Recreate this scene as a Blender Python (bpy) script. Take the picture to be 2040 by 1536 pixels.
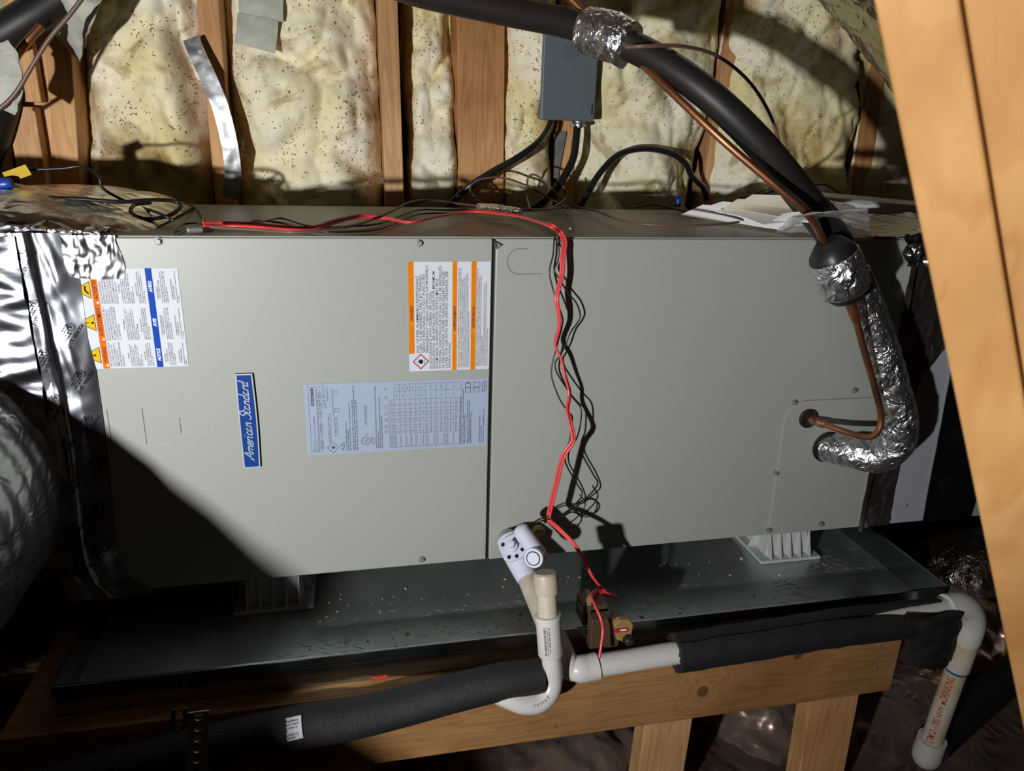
import bpy, bmesh, math, random
import numpy as np
from mathutils import Vector, Matrix, noise
random.seed(7)
V = Vector
for o in list(bpy.data.objects): bpy.data.objects.remove(o)
SC = bpy.context.scene
COL = SC.collection

# ---------------------------------------------------------------- camera
CP = V((-0.19971, -1.04167, 1.26502)); YAW, PIT, ROL, FPX = math.radians(12.58471), math.radians(18.6675), math.radians(1.82918), 1458.237
_fw = V((math.sin(YAW)*math.cos(PIT), math.cos(YAW)*math.cos(PIT), -math.sin(PIT)))
_r = V((math.cos(YAW), -math.sin(YAW), 0)); _u = _r.cross(_fw)
RT = math.cos(ROL)*_r + math.sin(ROL)*_u; UP = -math.sin(ROL)*_r + math.cos(ROL)*_u; FW = _fw
cam = bpy.data.cameras.new('camera'); camo = bpy.data.objects.new('camera', cam); COL.objects.link(camo)
cam.sensor_fit = 'HORIZONTAL'; cam.sensor_width = 36; cam.lens = FPX/2040*36; cam.clip_start = 0.01
cam.dof.use_dof = True; cam.dof.focus_distance = 1.25; cam.dof.aperture_fstop = 8.0
camo.matrix_world = Matrix(((RT.x, UP.x, -FW.x, CP.x), (RT.y, UP.y, -FW.y, CP.y), (RT.z, UP.z, -FW.z, CP.z), (0, 0, 0, 1)))
SC.camera = camo
# ---------------------------------------------------------------- world, light, exposure
w = bpy.data.worlds.new('attic_air'); SC.world = w; w.use_nodes = True
w.node_tree.nodes['Background'].inputs[0].default_value = (0.55, 0.68, 1.0, 1)
w.node_tree.nodes['Background'].inputs[1].default_value = 0.006
LP = V((-0.95, -1.45, 1.055))
sp = bpy.data.lights.new('work_light', 'SPOT'); sp.energy = 128; sp.color = (1.0, 0.985, 0.97); sp.shadow_soft_size = 0.02
sp.spot_size = math.radians(108); sp.spot_blend = 1.0
spo = bpy.data.objects.new('work_light', sp); COL.objects.link(spo); spo.location = LP
spo.rotation_euler = (V((-0.15, 0.4, 1.32)) - LP).to_track_quat('-Z', 'Y').to_euler()
SC.view_settings.view_transform = 'Standard'; SC.view_settings.look = 'None'; SC.view_settings.gamma = 1.0
SC.view_settings.use_curve_mapping = False; SC.view_settings.exposure = 0.0

def ray(x, y): return RT*((x-1020)/FPX) + UP*(-(y-768)/FPX) + FW
def at(x, y, X=None, Y=None, Z=None, D=None):
    d = ray(x, y)
    if X is not None: t = (X-CP.x)/d.x
    elif Y is not None: t = (Y-CP.y)/d.y
    elif Z is not None: t = (Z-CP.z)/d.z
    else: t = D
    return CP + d*t
def pts(l, **k): return [at(q[0], q[1], **(k if len(q) == 2 else {k0: q[2] for k0 in k} )) for q in l]

# ---------------------------------------------------------------- materials
def mat(name, col, rough=0.5, metal=0.0, spec=0.5, var=None, vs=8.0, bump=0.0, bs=60.0, bd=0.002, alpha=1.0, coords='Object', rvar=0.0, stretch=None, trans=0.0, coat=0.0):
    m = bpy.data.materials.new(name); m.use_nodes = True
    nt = m.node_tree; n = nt.nodes; L = nt.links; b = n['Principled BSDF']
    b.inputs['Base Color'].default_value = (*col, 1); b.inputs['Roughness'].default_value = rough; b.inputs['Metallic'].default_value = metal
    b.inputs['Specular IOR Level'].default_value = spec; b.inputs['Alpha'].default_value = alpha
    b.inputs['Transmission Weight'].default_value = trans; b.inputs['Coat Weight'].default_value = coat
    tc = n.new('ShaderNodeTexCoord'); src = tc.outputs[coords]
    if stretch:
        mp = n.new('ShaderNodeMapping'); mp.inputs['Scale'].default_value = stretch; L.new(src, mp.inputs[0]); src = mp.outputs[0]
    if var is not None:
        nz = n.new('ShaderNodeTexNoise'); nz.inputs['Scale'].default_value = vs; nz.inputs['Detail'].default_value = 6; L.new(src, nz.inputs['Vector'])
        rp = n.new('ShaderNodeValToRGB'); rp.color_ramp.elements[0].position = 0.38; rp.color_ramp.elements[1].position = 0.62
        rp.color_ramp.elements[0].color = (*var, 1); rp.color_ramp.elements[1].color = (*col, 1)
        L.new(nz.outputs['Fac'], rp.inputs[0]); L.new(rp.outputs[0], b.inputs['Base Color'])
        if rvar:
            mr = n.new('ShaderNodeMapRange'); mr.inputs['From Min'].default_value = 0.35; mr.inputs['From Max'].default_value = 0.65
            mr.inputs['To Min'].default_value = rough+rvar; mr.inputs['To Max'].default_value = rough
            L.new(nz.outputs['Fac'], mr.inputs[0]); L.new(mr.outputs[0], b.inputs['Roughness'])
    if bump:
        nz2 = n.new('ShaderNodeTexNoise'); nz2.inputs['Scale'].default_value = bs; nz2.inputs['Detail'].default_value = 4; L.new(src, nz2.inputs['Vector'])
        bp = n.new('ShaderNodeBump'); bp.inputs['Strength'].default_value = bump; bp.inputs['Distance'].default_value = bd
        L.new(nz2.outputs['Fac'], bp.inputs['Height']); L.new(bp.outputs[0], b.inputs['Normal'])
    return m

def wood(name, light, dark, axis, knots=(), rough=0.6, ring=9.0, stain=None):
    """grain runs along axis ('X','Y','Z'); knots: list of (local point, radius)"""
    m = bpy.data.materials.new(name); m.use_nodes = True
    nt = m.node_tree; n = nt.nodes; L = nt.links; b = n['Principled BSDF']; b.inputs['Roughness'].default_value = rough
    b.inputs['Specular IOR Level'].default_value = 0.3
    tc = n.new('ShaderNodeTexCoord'); src = tc.outputs['Object']
    warp = src
    knotfac = None
    for kp, kr in knots:
        ds = n.new('ShaderNodeVectorMath'); ds.operation = 'DISTANCE'; L.new(src, ds.inputs[0]); ds.inputs[1].default_value = kp
        k1 = n.new('ShaderNodeMapRange'); k1.inputs['From Min'].default_value = kr*0.75; k1.inputs['From Max'].default_value = kr*1.1; k1.inputs['To Min'].default_value = 1; k1.inputs['To Max'].default_value = 0
        L.new(ds.outputs['Value'], k1.inputs[0])
        k2 = n.new('ShaderNodeMapRange'); k2.inputs['From Min'].default_value = 0; k2.inputs['From Max'].default_value = kr*5; k2.inputs['To Min'].default_value = 0.35; k2.inputs['To Max'].default_value = 0
        L.new(ds.outputs['Value'], k2.inputs[0])
        ad = n.new('ShaderNodeVectorMath'); ad.operation = 'ADD'; cmb = n.new('ShaderNodeCombineXYZ')
        for i in range(3):
            if 'XYZ'[i] != axis: L.new(k2.outputs[0], cmb.inputs[i])
        sc = n.new('ShaderNodeVectorMath'); sc.operation = 'SCALE'; sc.inputs['Scale'].default_value = 0.12; L.new(cmb.outputs[0], sc.inputs[0])
        L.new(warp, ad.inputs[0]); L.new(sc.outputs[0], ad.inputs[1]); warp = ad.outputs[0]
        if knotfac is None: knotfac = k1.outputs[0]
        else:
            mx = n.new('ShaderNodeMath'); mx.operation = 'MAXIMUM'; L.new(knotfac, mx.inputs[0]); L.new(k1.outputs[0], mx.inputs[1]); knotfac = mx.outputs[0]
    mp = n.new('ShaderNodeMapping'); s = [ring*4]*3; s['XYZ'.index(axis)] = ring*0.28; mp.inputs['Scale'].default_value = s; L.new(warp, mp.inputs[0])
    nz = n.new('ShaderNodeTexNoise'); nz.inputs['Scale'].default_value = 1.0; nz.inputs['Detail'].default_value = 3; nz.inputs['Distortion'].default_value = 0.6; L.new(mp.outputs[0], nz.inputs['Vector'])
    ml = n.new('ShaderNodeMath'); ml.operation = 'MULTIPLY'; ml.inputs[1].default_value = 7.0; L.new(nz.outputs['Fac'], ml.inputs[0])
    fr = n.new('ShaderNodeMath'); fr.operation = 'FRACT'; L.new(ml.outputs[0], fr.inputs[0])
    rp = n.new('ShaderNodeValToRGB'); e = rp.color_ramp.elements
    e[0].position = 0.0; e[0].color = (*light, 1); e[1].position = 1.0; e[1].color = (*[a*0.75+c*0.25 for a, c in zip(light, dark)], 1)
    q = e.new(0.8); q.color = (*[a*0.45+c*0.55 for a, c in zip(light, dark)], 1); q = e.new(0.45); q.color = (*[a*0.9+c*0.1 for a, c in zip(light, dark)], 1)
    L.new(fr.outputs[0], rp.inputs[0]); colo = rp.outputs[0]
    n3 = n.new('ShaderNodeTexNoise'); n3.inputs['Scale'].default_value = 5; n3.inputs['Detail'].default_value = 5; L.new(src, n3.inputs['Vector'])
    mixs = n.new('ShaderNodeMix'); mixs.data_type = 'RGBA'; mixs.blend_type = 'MULTIPLY'
    r3 = n.new('ShaderNodeValToRGB'); r3.color_ramp.elements[0].color = (0.72, 0.66, 0.6, 1); r3.color_ramp.elements[1].color = (1, 1, 1, 1); r3.color_ramp.elements[0].position = .35; r3.color_ramp.elements[1].position = .6
    if stain: r3.color_ramp.elements[0].color = (*stain, 1)
    L.new(n3.outputs['Fac'], r3.inputs[0]); mixs.inputs[0].default_value = 1.0; L.new(colo, mixs.inputs[6]); L.new(r3.outputs[0], mixs.inputs[7]); colo = mixs.outputs[2]
    if knotfac is not None:
        mk = n.new('ShaderNodeMix'); mk.data_type = 'RGBA'; L.new(knotfac, mk.inputs[0]); L.new(colo, mk.inputs[6]); mk.inputs[7].default_value = (*[c*0.55 for c in dark], 1); colo = mk.outputs[2]
    L.new(colo, b.inputs['Base Color'])
    bp = n.new('ShaderNodeBump'); bp.inputs['Strength'].default_value = 0.15; bp.inputs['Distance'].default_value = 0.001; L.new(fr.outputs[0], bp.inputs['Height']); L.new(bp.outputs[0], b.inputs['Normal'])
    return m

def foil(name, col=(0.86, 0.87, 0.9), rough=0.16, scale=22.0, strength=0.7, dist=0.012, vein=(1, 1, 1), metal=1.0):
    m = bpy.data.materials.new(name); m.use_nodes = True
    nt = m.node_tree; n = nt.nodes; L = nt.links; b = n['Principled BSDF']
    b.inputs['Base Color'].default_value = (*col, 1); b.inputs['Metallic'].default_value = metal; b.inputs['Roughness'].default_value = rough
    tc = n.new('ShaderNodeTexCoord'); mp = n.new('ShaderNodeMapping'); mp.inputs['Scale'].default_value = vein; L.new(tc.outputs['Object'], mp.inputs[0])
    nz = n.new('ShaderNodeTexNoise'); nz.inputs['Scale'].default_value = scale*0.35; nz.inputs['Detail'].default_value = 2; L.new(mp.outputs[0], nz.inputs['Vector'])
    ad = n.new('ShaderNodeVectorMath'); ad.operation = 'MULTIPLY_ADD'; L.new(nz.outputs['Color'], ad.inputs[0]); ad.inputs[1].default_value = (0.09,)*3; L.new(mp.outputs[0], ad.inputs[2])
    def rid(sc, det):
        q = n.new('ShaderNodeTexNoise'); q.noise_type = 'RIDGED_MULTIFRACTAL'; q.normalize = True; q.inputs['Scale'].default_value = sc; q.inputs['Detail'].default_value = det; q.inputs['Roughness'].default_value = 0.45
        L.new(ad.outputs[0], q.inputs['Vector']); return q.outputs['Fac']
    a1 = n.new('ShaderNodeMath'); a1.operation = 'MULTIPLY_ADD'; L.new(rid(scale*2.3, 2), a1.inputs[0]); a1.inputs[1].default_value = 0.35; L.new(rid(scale*0.6, 1.5), a1.inputs[2])
    bp = n.new('ShaderNodeBump'); bp.inputs['Strength'].default_value = strength; bp.inputs['Distance'].default_value = dist
    L.new(a1.outputs[0], bp.inputs['Height']); L.new(bp.outputs[0], b.inputs['Normal'])
    return m

def batt_mat(name):
    m = bpy.data.materials.new(name); m.use_nodes = True
    nt = m.node_tree; n = nt.nodes; L = nt.links; b = n['Principled BSDF']; b.inputs['Roughness'].default_value = 0.95; b.inputs['Specular IOR Level'].default_value = 0.05
    tc = n.new('ShaderNodeTexCoord'); oi = n.new('ShaderNodeObjectInfo')
    ad = n.new('ShaderNodeVectorMath'); ad.operation = 'ADD'; L.new(tc.outputs['Object'], ad.inputs[0])
    cb = n.new('ShaderNodeCombineXYZ'); mm = n.new('ShaderNodeMath'); mm.operation = 'MULTIPLY'; mm.inputs[1].default_value = 13; L.new(oi.outputs['Random'], mm.inputs[0])
    for i in range(3): L.new(mm.outputs[0], cb.inputs[i])
    L.new(cb.outputs[0], ad.inputs[1])
    def nz(scale, det, dis=0.0):
        q = n.new('ShaderNodeTexNoise'); q.inputs['Scale'].default_value = scale; q.inputs['Detail'].default_value = det; q.inputs['Distortion'].default_value = dis; L.new(ad.outputs[0], q.inputs['Vector']); return q.outputs['Fac']
    def ramp(fac, stops):
        r = n.new('ShaderNodeValToRGB'); L.new(fac, r.inputs[0]); e = r.color_ramp.elements
        e[0].position, e[0].color = stops[0][0], (*stops[0][1], 1); e[1].position, e[1].color = stops[-1][0], (*stops[-1][1], 1)
        for p, c in stops[1:-1]: x = e.new(p); x.color = (*c, 1)
        return r.outputs[0]
    def mul(a, c2):
        x = n.new('ShaderNodeMix'); x.data_type = 'RGBA'; x.blend_type = 'MULTIPLY'; x.inputs[0].default_value = 1; L.new(a, x.inputs[6]); L.new(c2, x.inputs[7]); return x.outputs[2]
    base = ramp(nz(5, 3), [(0.35, (0.80, 0.71, 0.38)), (0.48, (0.90, 0.83, 0.56)), (0.62, (0.93, 0.88, 0.72))])
    dirt = ramp(nz(6, 6, 0.6), [(0.30, (0.38, 0.29, 0.19)), (0.40, (0.74, 0.67, 0.56)), (0.48, (1, 1, 1))])
    fine = ramp(nz(70, 3), [(0.25, (0.80, 0.76, 0.68)), (0.45, (1, 1, 1))])
    smud = ramp(nz(11, 3, 1.2), [(0.30, (0.62, 0.56, 0.46)), (0.40, (1, 1, 1))])
    c = mul(mul(mul(base, dirt), fine), smud); L.new(c, b.inputs['Base Color'])
    bp = n.new('ShaderNodeBump'); bp.inputs['Strength'].default_value = 0.3; bp.inputs['Distance'].default_value = 0.003; L.new(nz(120, 5), bp.inputs['Height']); L.new(bp.outputs[0], b.inputs['Normal'])
    return m

M = {}
M['paint'] = mat('grey_beige_paint', (0.343, 0.366, 0.338), rough=0.42, spec=0.35, bump=0.05, bs=420, bd=0.0004)
M['paint_dark'] = mat('paint_score_line', (0.09, 0.09, 0.085), rough=0.7)
M['paint_pale'] = mat('pale_score_line', (0.44, 0.45, 0.42), rough=0.5)  # paler than the panel paint, for scored outlines
M['steel'] = mat('zinc_screw', (0.30, 0.30, 0.29), rough=0.6, metal=0.7)
M['galv'] = mat('galvanised_strap', (0.47, 0.48, 0.49), rough=0.46, metal=1.0, var=(0.34, 0.35, 0.36), vs=60, bump=0.12, bs=120)
M['pan'] = mat('galvanised_pan', (0.40, 0.47, 0.48), rough=0.3, metal=0.8, var=(0.43, 0.46, 0.44), vs=9, rvar=0.18, bump=0.03, bs=30)
M['pan_wall'] = mat('galvanised_rim', (0.42, 0.45, 0.46), rough=0.16, metal=1.0, var=(0.36, 0.38, 0.40), vs=14, rvar=0.1, bump=0.03, bs=20)
M['sheet'] = mat('grey_sheet_metal', (0.42, 0.45, 0.49), rough=0.45, metal=0.1, var=(0.38, 0.4, 0.44), vs=4)
M['foil'] = foil('silver_foil_tape', col=(0.42, 0.44, 0.49), rough=0.26, scale=9, strength=0.22, dist=0.03)
M['foil_fine'] = foil('crinkled_silver_foil', col=(0.58, 0.59, 0.62), rough=0.24, scale=46, strength=0.36, dist=0.012, vein=(1.0, 1, 0.45))
M['foil_line'] = foil('crinkled_line_wrap', col=(0.74, 0.75, 0.78), rough=0.36, scale=60, strength=0.75, dist=0.012)
M['foil_wrap'] = foil('foil_duct_wrap', col=(0.74, 0.72, 0.68), rough=0.27, scale=22, strength=0.6, dist=0.02)
M['foil_floor'] = foil('foil_blanket', col=(0.36, 0.27, 0.215), rough=0.26, scale=12, strength=0.8, dist=0.03, vein=(1, 1, 0.4), metal=0.62)  # brown base colour stands in for wood reflected in the foil
M['foil_rib'] = foil('foil_duct_jacket', col=(0.50, 0.51, 0.51), rough=0.34, scale=34, strength=0.5, dist=0.014, vein=(1, 0.6, 1))
M['label'] = mat('white_label', (0.62, 0.65, 0.71), rough=0.6, spec=0.15)
M['label_silver'] = mat('silver_blue_label', (0.34, 0.41, 0.54), rough=0.45, spec=0.3)
M['orange'] = mat('orange_print', (0.72, 0.15, 0.005), rough=0.6, spec=0.1)
M['amber'] = mat('amber_print', (0.72, 0.20, 0.002), rough=0.6, spec=0.1)
M['blue'] = mat('blue_print', (0.004, 0.06, 0.38), rough=0.6, spec=0.1)
M['yellow'] = mat('yellow_print', (0.70, 0.44, 0.005), rough=0.6, spec=0.1)
M['ink'] = mat('black_ink', (0.018, 0.018, 0.022), rough=0.9, spec=0.03)
M['inkgrey'] = mat('grey_ink', (0.09, 0.10, 0.13), rough=0.9, spec=0.03)
M['inkred'] = mat('red_ink', (0.45, 0.03, 0.02), rough=0.6, spec=0.2)
M['inkcrimson'] = mat('crimson_ink', (0.40, 0.015, 0.03), rough=0.6, spec=0.2)
M['inkwhite'] = mat('white_ink', (0.8, 0.82, 0.85), rough=0.5)
M['badge_blue'] = mat('badge_blue', (0.004, 0.045, 0.24), rough=0.5, spec=0.15)
M['badge_silver'] = mat('badge_silver', (0.62, 0.65, 0.70), rough=0.3, metal=0.3)
M['black'] = mat('black_plastic', (0.012, 0.012, 0.013), rough=0.4)
M['rubber'] = mat('black_rubber_insulation', (0.012, 0.012, 0.013), rough=0.48, spec=0.4, var=(0.020, 0.014, 0.011), vs=12, bump=0.1, bs=40)
M['foam'] = mat('black_foam', (0.011, 0.012, 0.014), rough=0.6, spec=0.45, bump=0.8, bs=560, bd=0.0018)
M['wire_red'] = mat('red_wire', (0.72, 0.065, 0.07), rough=0.32, spec=0.5)
M['wire_black'] = mat('black_wire', (0.01, 0.01, 0.011), rough=0.35)
M['wire_brown'] = mat('brown_wire', (0.15, 0.085, 0.065), rough=0.4)
M['wire_white'] = mat('white_wire', (0.6, 0.6, 0.58), rough=0.4)
M['cable'] = mat('black_cable', (0.014, 0.014, 0.016), rough=0.3, spec=0.5)
M['copper'] = mat('copper', (0.62, 0.27, 0.12), rough=0.34, metal=0.92, var=(0.26, 0.11, 0.06), vs=18, rvar=0.15)
M['pvc'] = mat('white_pvc', (0.62, 0.61, 0.58), rough=0.28, spec=0.5)
M['pvc_old'] = mat('aged_pvc', (0.52, 0.46, 0.37), rough=0.45, var=(0.44, 0.38, 0.30), vs=25)
M['pvc_print'] = mat('primer_stained_pvc', (0.60, 0.57, 0.50), rough=0.35, var=(0.55, 0.42, 0.20), vs=9)
M['lavender'] = mat('lavender_white_plastic', (0.62, 0.64, 0.78), rough=0.3)
M['glue'] = mat('yellow_glue', (0.55, 0.5, 0.25), rough=0.4)
M['tan'] = mat('tan_plastic', (0.30, 0.19, 0.07), rough=0.5)
M['brownplastic'] = mat('brown_plastic', (0.07, 0.04, 0.022), rough=0.5)
M['boxgrey'] = mat('grey_enamel', (0.115, 0.15, 0.17), rough=0.42, spec=0.4, bump=0.04, bs=300, bd=0.0004)
M['paper'] = mat('paper', (0.75, 0.75, 0.76), rough=0.7)
M['paper_tan'] = mat('manila_paper', (0.55, 0.49, 0.38), rough=0.7)
M['whiteboard'] = mat('white_vinyl', (0.72, 0.75, 0.78), rough=0.35)
M['bag'] = mat('clear_plastic_bag', (0.8, 0.8, 0.8), rough=0.12, alpha=0.32, spec=0.6, bump=0.5, bs=30, bd=0.006)
M['cloth'] = mat('grey_duct_cloth', (0.50, 0.51, 0.44), rough=0.85, var=(0.36, 0.36, 0.31), vs=20, bump=0.5, bs=300, bd=0.001)
M['batt'] = batt_mat('fibreglass')
M['debris'] = mat('brown_debris', (0.42, 0.24, 0.10), rough=0.9, var=(0.20, 0.115, 0.06), vs=60)
M['chips'] = mat('wood_chips', (0.5, 0.38, 0.2), rough=0.8, var=(0.25, 0.2, 0.14), vs=60)
M['stud'] = wood('pine_stud', (0.70, 0.395, 0.17), (0.46, 0.21, 0.08), 'Z')
M['stud_pale'] = wood('pale_pine_stud', (0.70, 0.42, 0.20), (0.46, 0.23, 0.09), 'Z')
M['stud_dark'] = wood('weathered_stud', (0.64, 0.345, 0.14), (0.38, 0.175, 0.07), 'Z', stain=(0.62, 0.54, 0.48))
M['truss'] = wood('pine_truss', (0.64, 0.355, 0.13), (0.50, 0.24, 0.075), 'Z', ring=3)
M['deck'] = wood('chipboard_deck', (0.55, 0.32, 0.13), (0.18, 0.09, 0.035), 'X', ring=24)
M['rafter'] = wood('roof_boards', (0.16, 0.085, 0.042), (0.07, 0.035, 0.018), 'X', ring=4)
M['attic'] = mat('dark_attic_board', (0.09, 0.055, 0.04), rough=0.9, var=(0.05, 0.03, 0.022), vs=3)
M['riser'] = mat('grey_white_plastic', (0.5, 0.52, 0.53), rough=0.4)
M['wirenut_blue'] = mat('blue_wire_nut', (0.01, 0.06, 0.35), rough=0.35)
M['tag_yellow'] = mat('yellow_tag', (0.50, 0.33, 0.0), rough=0.5, spec=0.2)
M['blue_tape'] = mat('blue_primer', (0.01, 0.14, 0.32), rough=0.5)
M['red_tape'] = mat('red_wire_scrap', (0.4, 0.03, 0.02), rough=0.5)

# ---------------------------------------------------------------- mesh helpers
WL = {}
def crs(P, n):
    """Catmull-Rom through P (list of tuples/Vectors of any dimension), n steps per span"""
    P = [np.array(p, float) for p in P]
    if len(P) < 3:
        return [P[0] + (P[-1]-P[0])*i/n for i in range(n+1)]
    Q = [2*P[0]-P[1]] + P + [2*P[-1]-P[-2]]; out = []
    for i in range(1, len(Q)-2):
        a, b, c, d = Q[i-1:i+3]
        for k in range(n):
            t = k/n
            out.append(0.5*((2*b)+(-a+c)*t+(2*a-5*b+4*c-d)*t*t+(-a+3*b-3*c+d)*t**3))
    out.append(P[-1]); return out

class MB:
    def __init__(s): s.v = []; s.f = []
    def add(s, vs, fs):
        o = len(s.v); s.v += [V(tuple(map(float, p))) for p in vs]; s.f += [tuple(i+o for i in q) for q in fs]; return s
    def hexa(s, c):  # 8 corners: bottom 4 ccw, top 4 ccw
        return s.add(c, [(3, 2, 1, 0), (4, 5, 6, 7), (0, 1, 5, 4), (1, 2, 6, 5), (2, 3, 7, 6), (3, 0, 4, 7)])
    def box(s, x0, x1, y0, y1, z0, z1):
        return s.hexa([(x0, y0, z0), (x1, y0, z0), (x1, y1, z0), (x0, y1, z0), (x0, y0, z1), (x1, y0, z1), (x1, y1, z1), (x0, y1, z1)])
    def obox(s, c, a, b, d):
        c, a, b, d = V(c), V(a), V(b), V(d)
        return s.hexa([c-a-b-d, c+a-b-d, c+a+b-d, c-a+b-d, c-a-b+d, c+a-b+d, c+a+b+d, c-a+b+d])
    def prism(s, poly, d):
        """planar polygon (Vectors) extruded by vector d"""
        poly = [V(p) for p in poly]; n = len(poly); d = V(d)
        return s.add(poly + [p+d for p in poly], [tuple(range(n-1, -1, -1)), tuple(range(n, 2*n))] + [(i, (i+1) % n, n+(i+1) % n, n+i) for i in range(n)])
    def tube(s, P, r, seg=14, sub=6, caps=True, wob=0.0, ws=20.0, flat=None, smooth=True, closed=False):
        rs = r if isinstance(r, (list, tuple)) else [r]*len(P)
        if smooth: S = crs([(*p, q) for p, q in zip(P, rs)], sub)
        else: S = [np.array((*p, q), float) for p, q in zip(P, rs)]
        C = [V(q[:3]) for q in S]; R = [float(q[3]) for q in S]
        T = [(C[min(i+1, len(C)-1)]-C[max(i-1, 0)]).normalized() for i in range(len(C))]
        ref = V((0, 0, 1)) if abs(T[0].z) < 0.9 else V((1, 0, 0))
        nrm = (ref - T[0]*ref.dot(T[0])).normalized(); vs = []
        for i, c in enumerate(C):
            nrm = (nrm - T[i]*nrm.dot(T[i])).normalized(); bn = T[i].cross(nrm)
            for k in range(seg):
                a = 2*math.pi*k/seg; d = nrm*math.cos(a)*(flat[0] if flat else 1) + bn*math.sin(a)*(flat[1] if flat else 1)
                p = c + d*R[i]
                if wob: p = p + d*(wob*noise.noise(p*ws) + 0.5*wob*noise.noise(p*ws*2.7))
                vs.append(p)
        fs = [(i*seg+k, i*seg+(k+1) % seg, (i+1)*seg+(k+1) % seg, (i+1)*seg+k) for i in range(len(C)-1) for k in range(seg)]
        if caps: fs += [tuple(range(seg-1, -1, -1)), tuple((len(C)-1)*seg+k for k in range(seg))]
        return s.add(vs, fs)
    def lathe(s, base, axis, prof, seg=24, wob=0.0, ws=20.0):
        """prof: list of (distance along axis, radius)"""
        ax = V(axis).normalized(); base = V(base); ref = V((0, 0, 1)) if abs(ax.z) < 0.9 else V((1, 0, 0))
        n = (ref-ax*ref.dot(ax)).normalized(); b = ax.cross(n); vs = []
        for h, r in prof:
            for k in range(seg):
                a = 2*math.pi*k/seg; d = n*math.cos(a)+b*math.sin(a); p = base+ax*h+d*r
                if wob: p = p + d*wob*(noise.noise(p*ws)+0.5*noise.noise(p*ws*2.5))
                vs.append(p)
        m = len(prof)
        fs = [(i*seg+k, i*seg+(k+1) % seg, (i+1)*seg+(k+1) % seg, (i+1)*seg+k) for i in range(m-1) for k in range(seg)]
        fs += [tuple(range(seg-1, -1, -1)), tuple((m-1)*seg+k for k in range(seg))]
        return s.add(vs, fs)
    def grid(s, nu, nv, fn, thick=None):
        """fn(u,v)->Vector, u,v in 0..1; thick = offset vector for a back side, closing the sheet"""
        vs = [fn(i/nu, j/nv) for j in range(nv+1) for i in range(nu+1)]
        W = nu+1; fs = [(j*W+i, j*W+i+1, (j+1)*W+i+1, (j+1)*W+i) for j in range(nv) for i in range(nu)]
        if thick is not None:
            t = V(thick); n = len(vs); rim = [i for i in range(W)] + [j*W+nu for j in range(1, nv+1)] + [nv*W+i for i in range(nu-1, -1, -1)] + [j*W for j in range(nv-1, 0, -1)]
            vs = vs + [p+t for p in vs]; fs = fs + [tuple(x+n for x in reversed(q)) for q in fs]
            fs += [(rim[(k+1) % len(rim)], rim[k], rim[k]+n, rim[(k+1) % len(rim)]+n) for k in range(len(rim))]
        return s.add(vs, fs)
    def build(s, name, m, parent=None, smooth=False, bevel=0.0, angle=35, origin=None):
        lo = V([min(p[i] for p in s.v) for i in range(3)]); hi = V([max(p[i] for p in s.v) for i in range(3)])
        c = origin if origin is not None else (lo+hi)/2
        me = bpy.data.meshes.new(name); me.from_pydata([p-c for p in s.v], [], s.f)
        me.materials.append(M[m] if isinstance(m, str) else m)
        if smooth:
            me.polygons.foreach_set('use_smooth', [True]*len(me.polygons))
            if angle: me.set_sharp_from_angle(angle=math.radians(angle))
        me.update()
        o = bpy.data.objects.new(name, me); COL.objects.link(o)
        if parent is not None:
            o.parent = parent; o.location = c - WL[parent.name]
        else: o.location = c
        WL[o.name] = c.copy()
        if bevel:
            bv = o.modifiers.new('bevel', 'BEVEL'); bv.width = bevel; bv.segments = 2; bv.limit_method = 'ANGLE'
        return o

def tag(o, label, cat, group=None):
    o['label'] = label; o['category'] = cat
    if group: o['group'] = group
    return o
def thing(name, label, cat, loc, group=None):
    o = bpy.data.objects.new(name, None); COL.objects.link(o); o.location = loc; o.empty_display_size = 0.05
    WL[o.name] = V(loc); return tag(o, label, cat, group)
def struct(o): o['kind'] = 'structure'; return o
def stuff(o): o['kind'] = 'stuff'; return o

# ---- text as flat geometry
_fc = bpy.data.curves.new('font', 'FONT'); _fc.resolution_u = 2; _fo = bpy.data.objects.new('font', _fc)
_cache = {}
def glyphs(t, bold=0.0):
    k = (t, bold)
    if k not in _cache:
        _fc.body = t; _fc.size = 1; _fc.offset = bold
        me = bpy.data.meshes.new_from_object(_fo)
        _cache[k] = ([(v.co.x, v.co.y) for v in me.vertices], [tuple(p.vertices) for p in me.polygons]); bpy.data.meshes.remove(me)
    return _cache[k]
_H = max(v[1] for v in glyphs('H')[0])
def text(mb, t, fn, cap, width=None, bold=0.0, shear=0.0, center=False, cuts=0):
    """fn(x,y)->Vector for flat text coordinates; cap = capital height; width = overall width to fit"""
    vs, fs = glyphs(t, bold)
    if not vs: return
    if cuts:   # slice the glyphs across so that they can follow a curved surface
        bm = bmesh.new(); bv = [bm.verts.new((v[0], v[1], 0)) for v in vs]
        for f in fs:
            try: bm.faces.new([bv[i] for i in f])
            except ValueError: pass
        for k in range(1, cuts+1):
            bmesh.ops.bisect_plane(bm, geom=bm.verts[:]+bm.edges[:]+bm.faces[:], plane_co=(0, _H*(k/(cuts+1)), 0), plane_no=(0, 1, 0))
        bm.verts.index_update(); vs = [(v.co.x, v.co.y) for v in bm.verts]; fs = [tuple(v.index for v in f.verts) for f in bm.faces]; bm.free()
    s = cap/_H; x0 = min(v[0] for v in vs); x1 = max(v[0] for v in vs); sx = s
    if width: sx = width/max(x1-x0, 1e-6)
    if center: x0 = (x0+x1)/2
    mb.add([fn((v[0]-x0)*sx + shear*v[1]*s, v[1]*s) for v in vs], fs)
def on_face(X, Z, Y):  # text reading upwards on the cabinet front: text x -> +Z, text up -> -X
    return lambda x, y: V((X-y, Y, Z+x))
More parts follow.
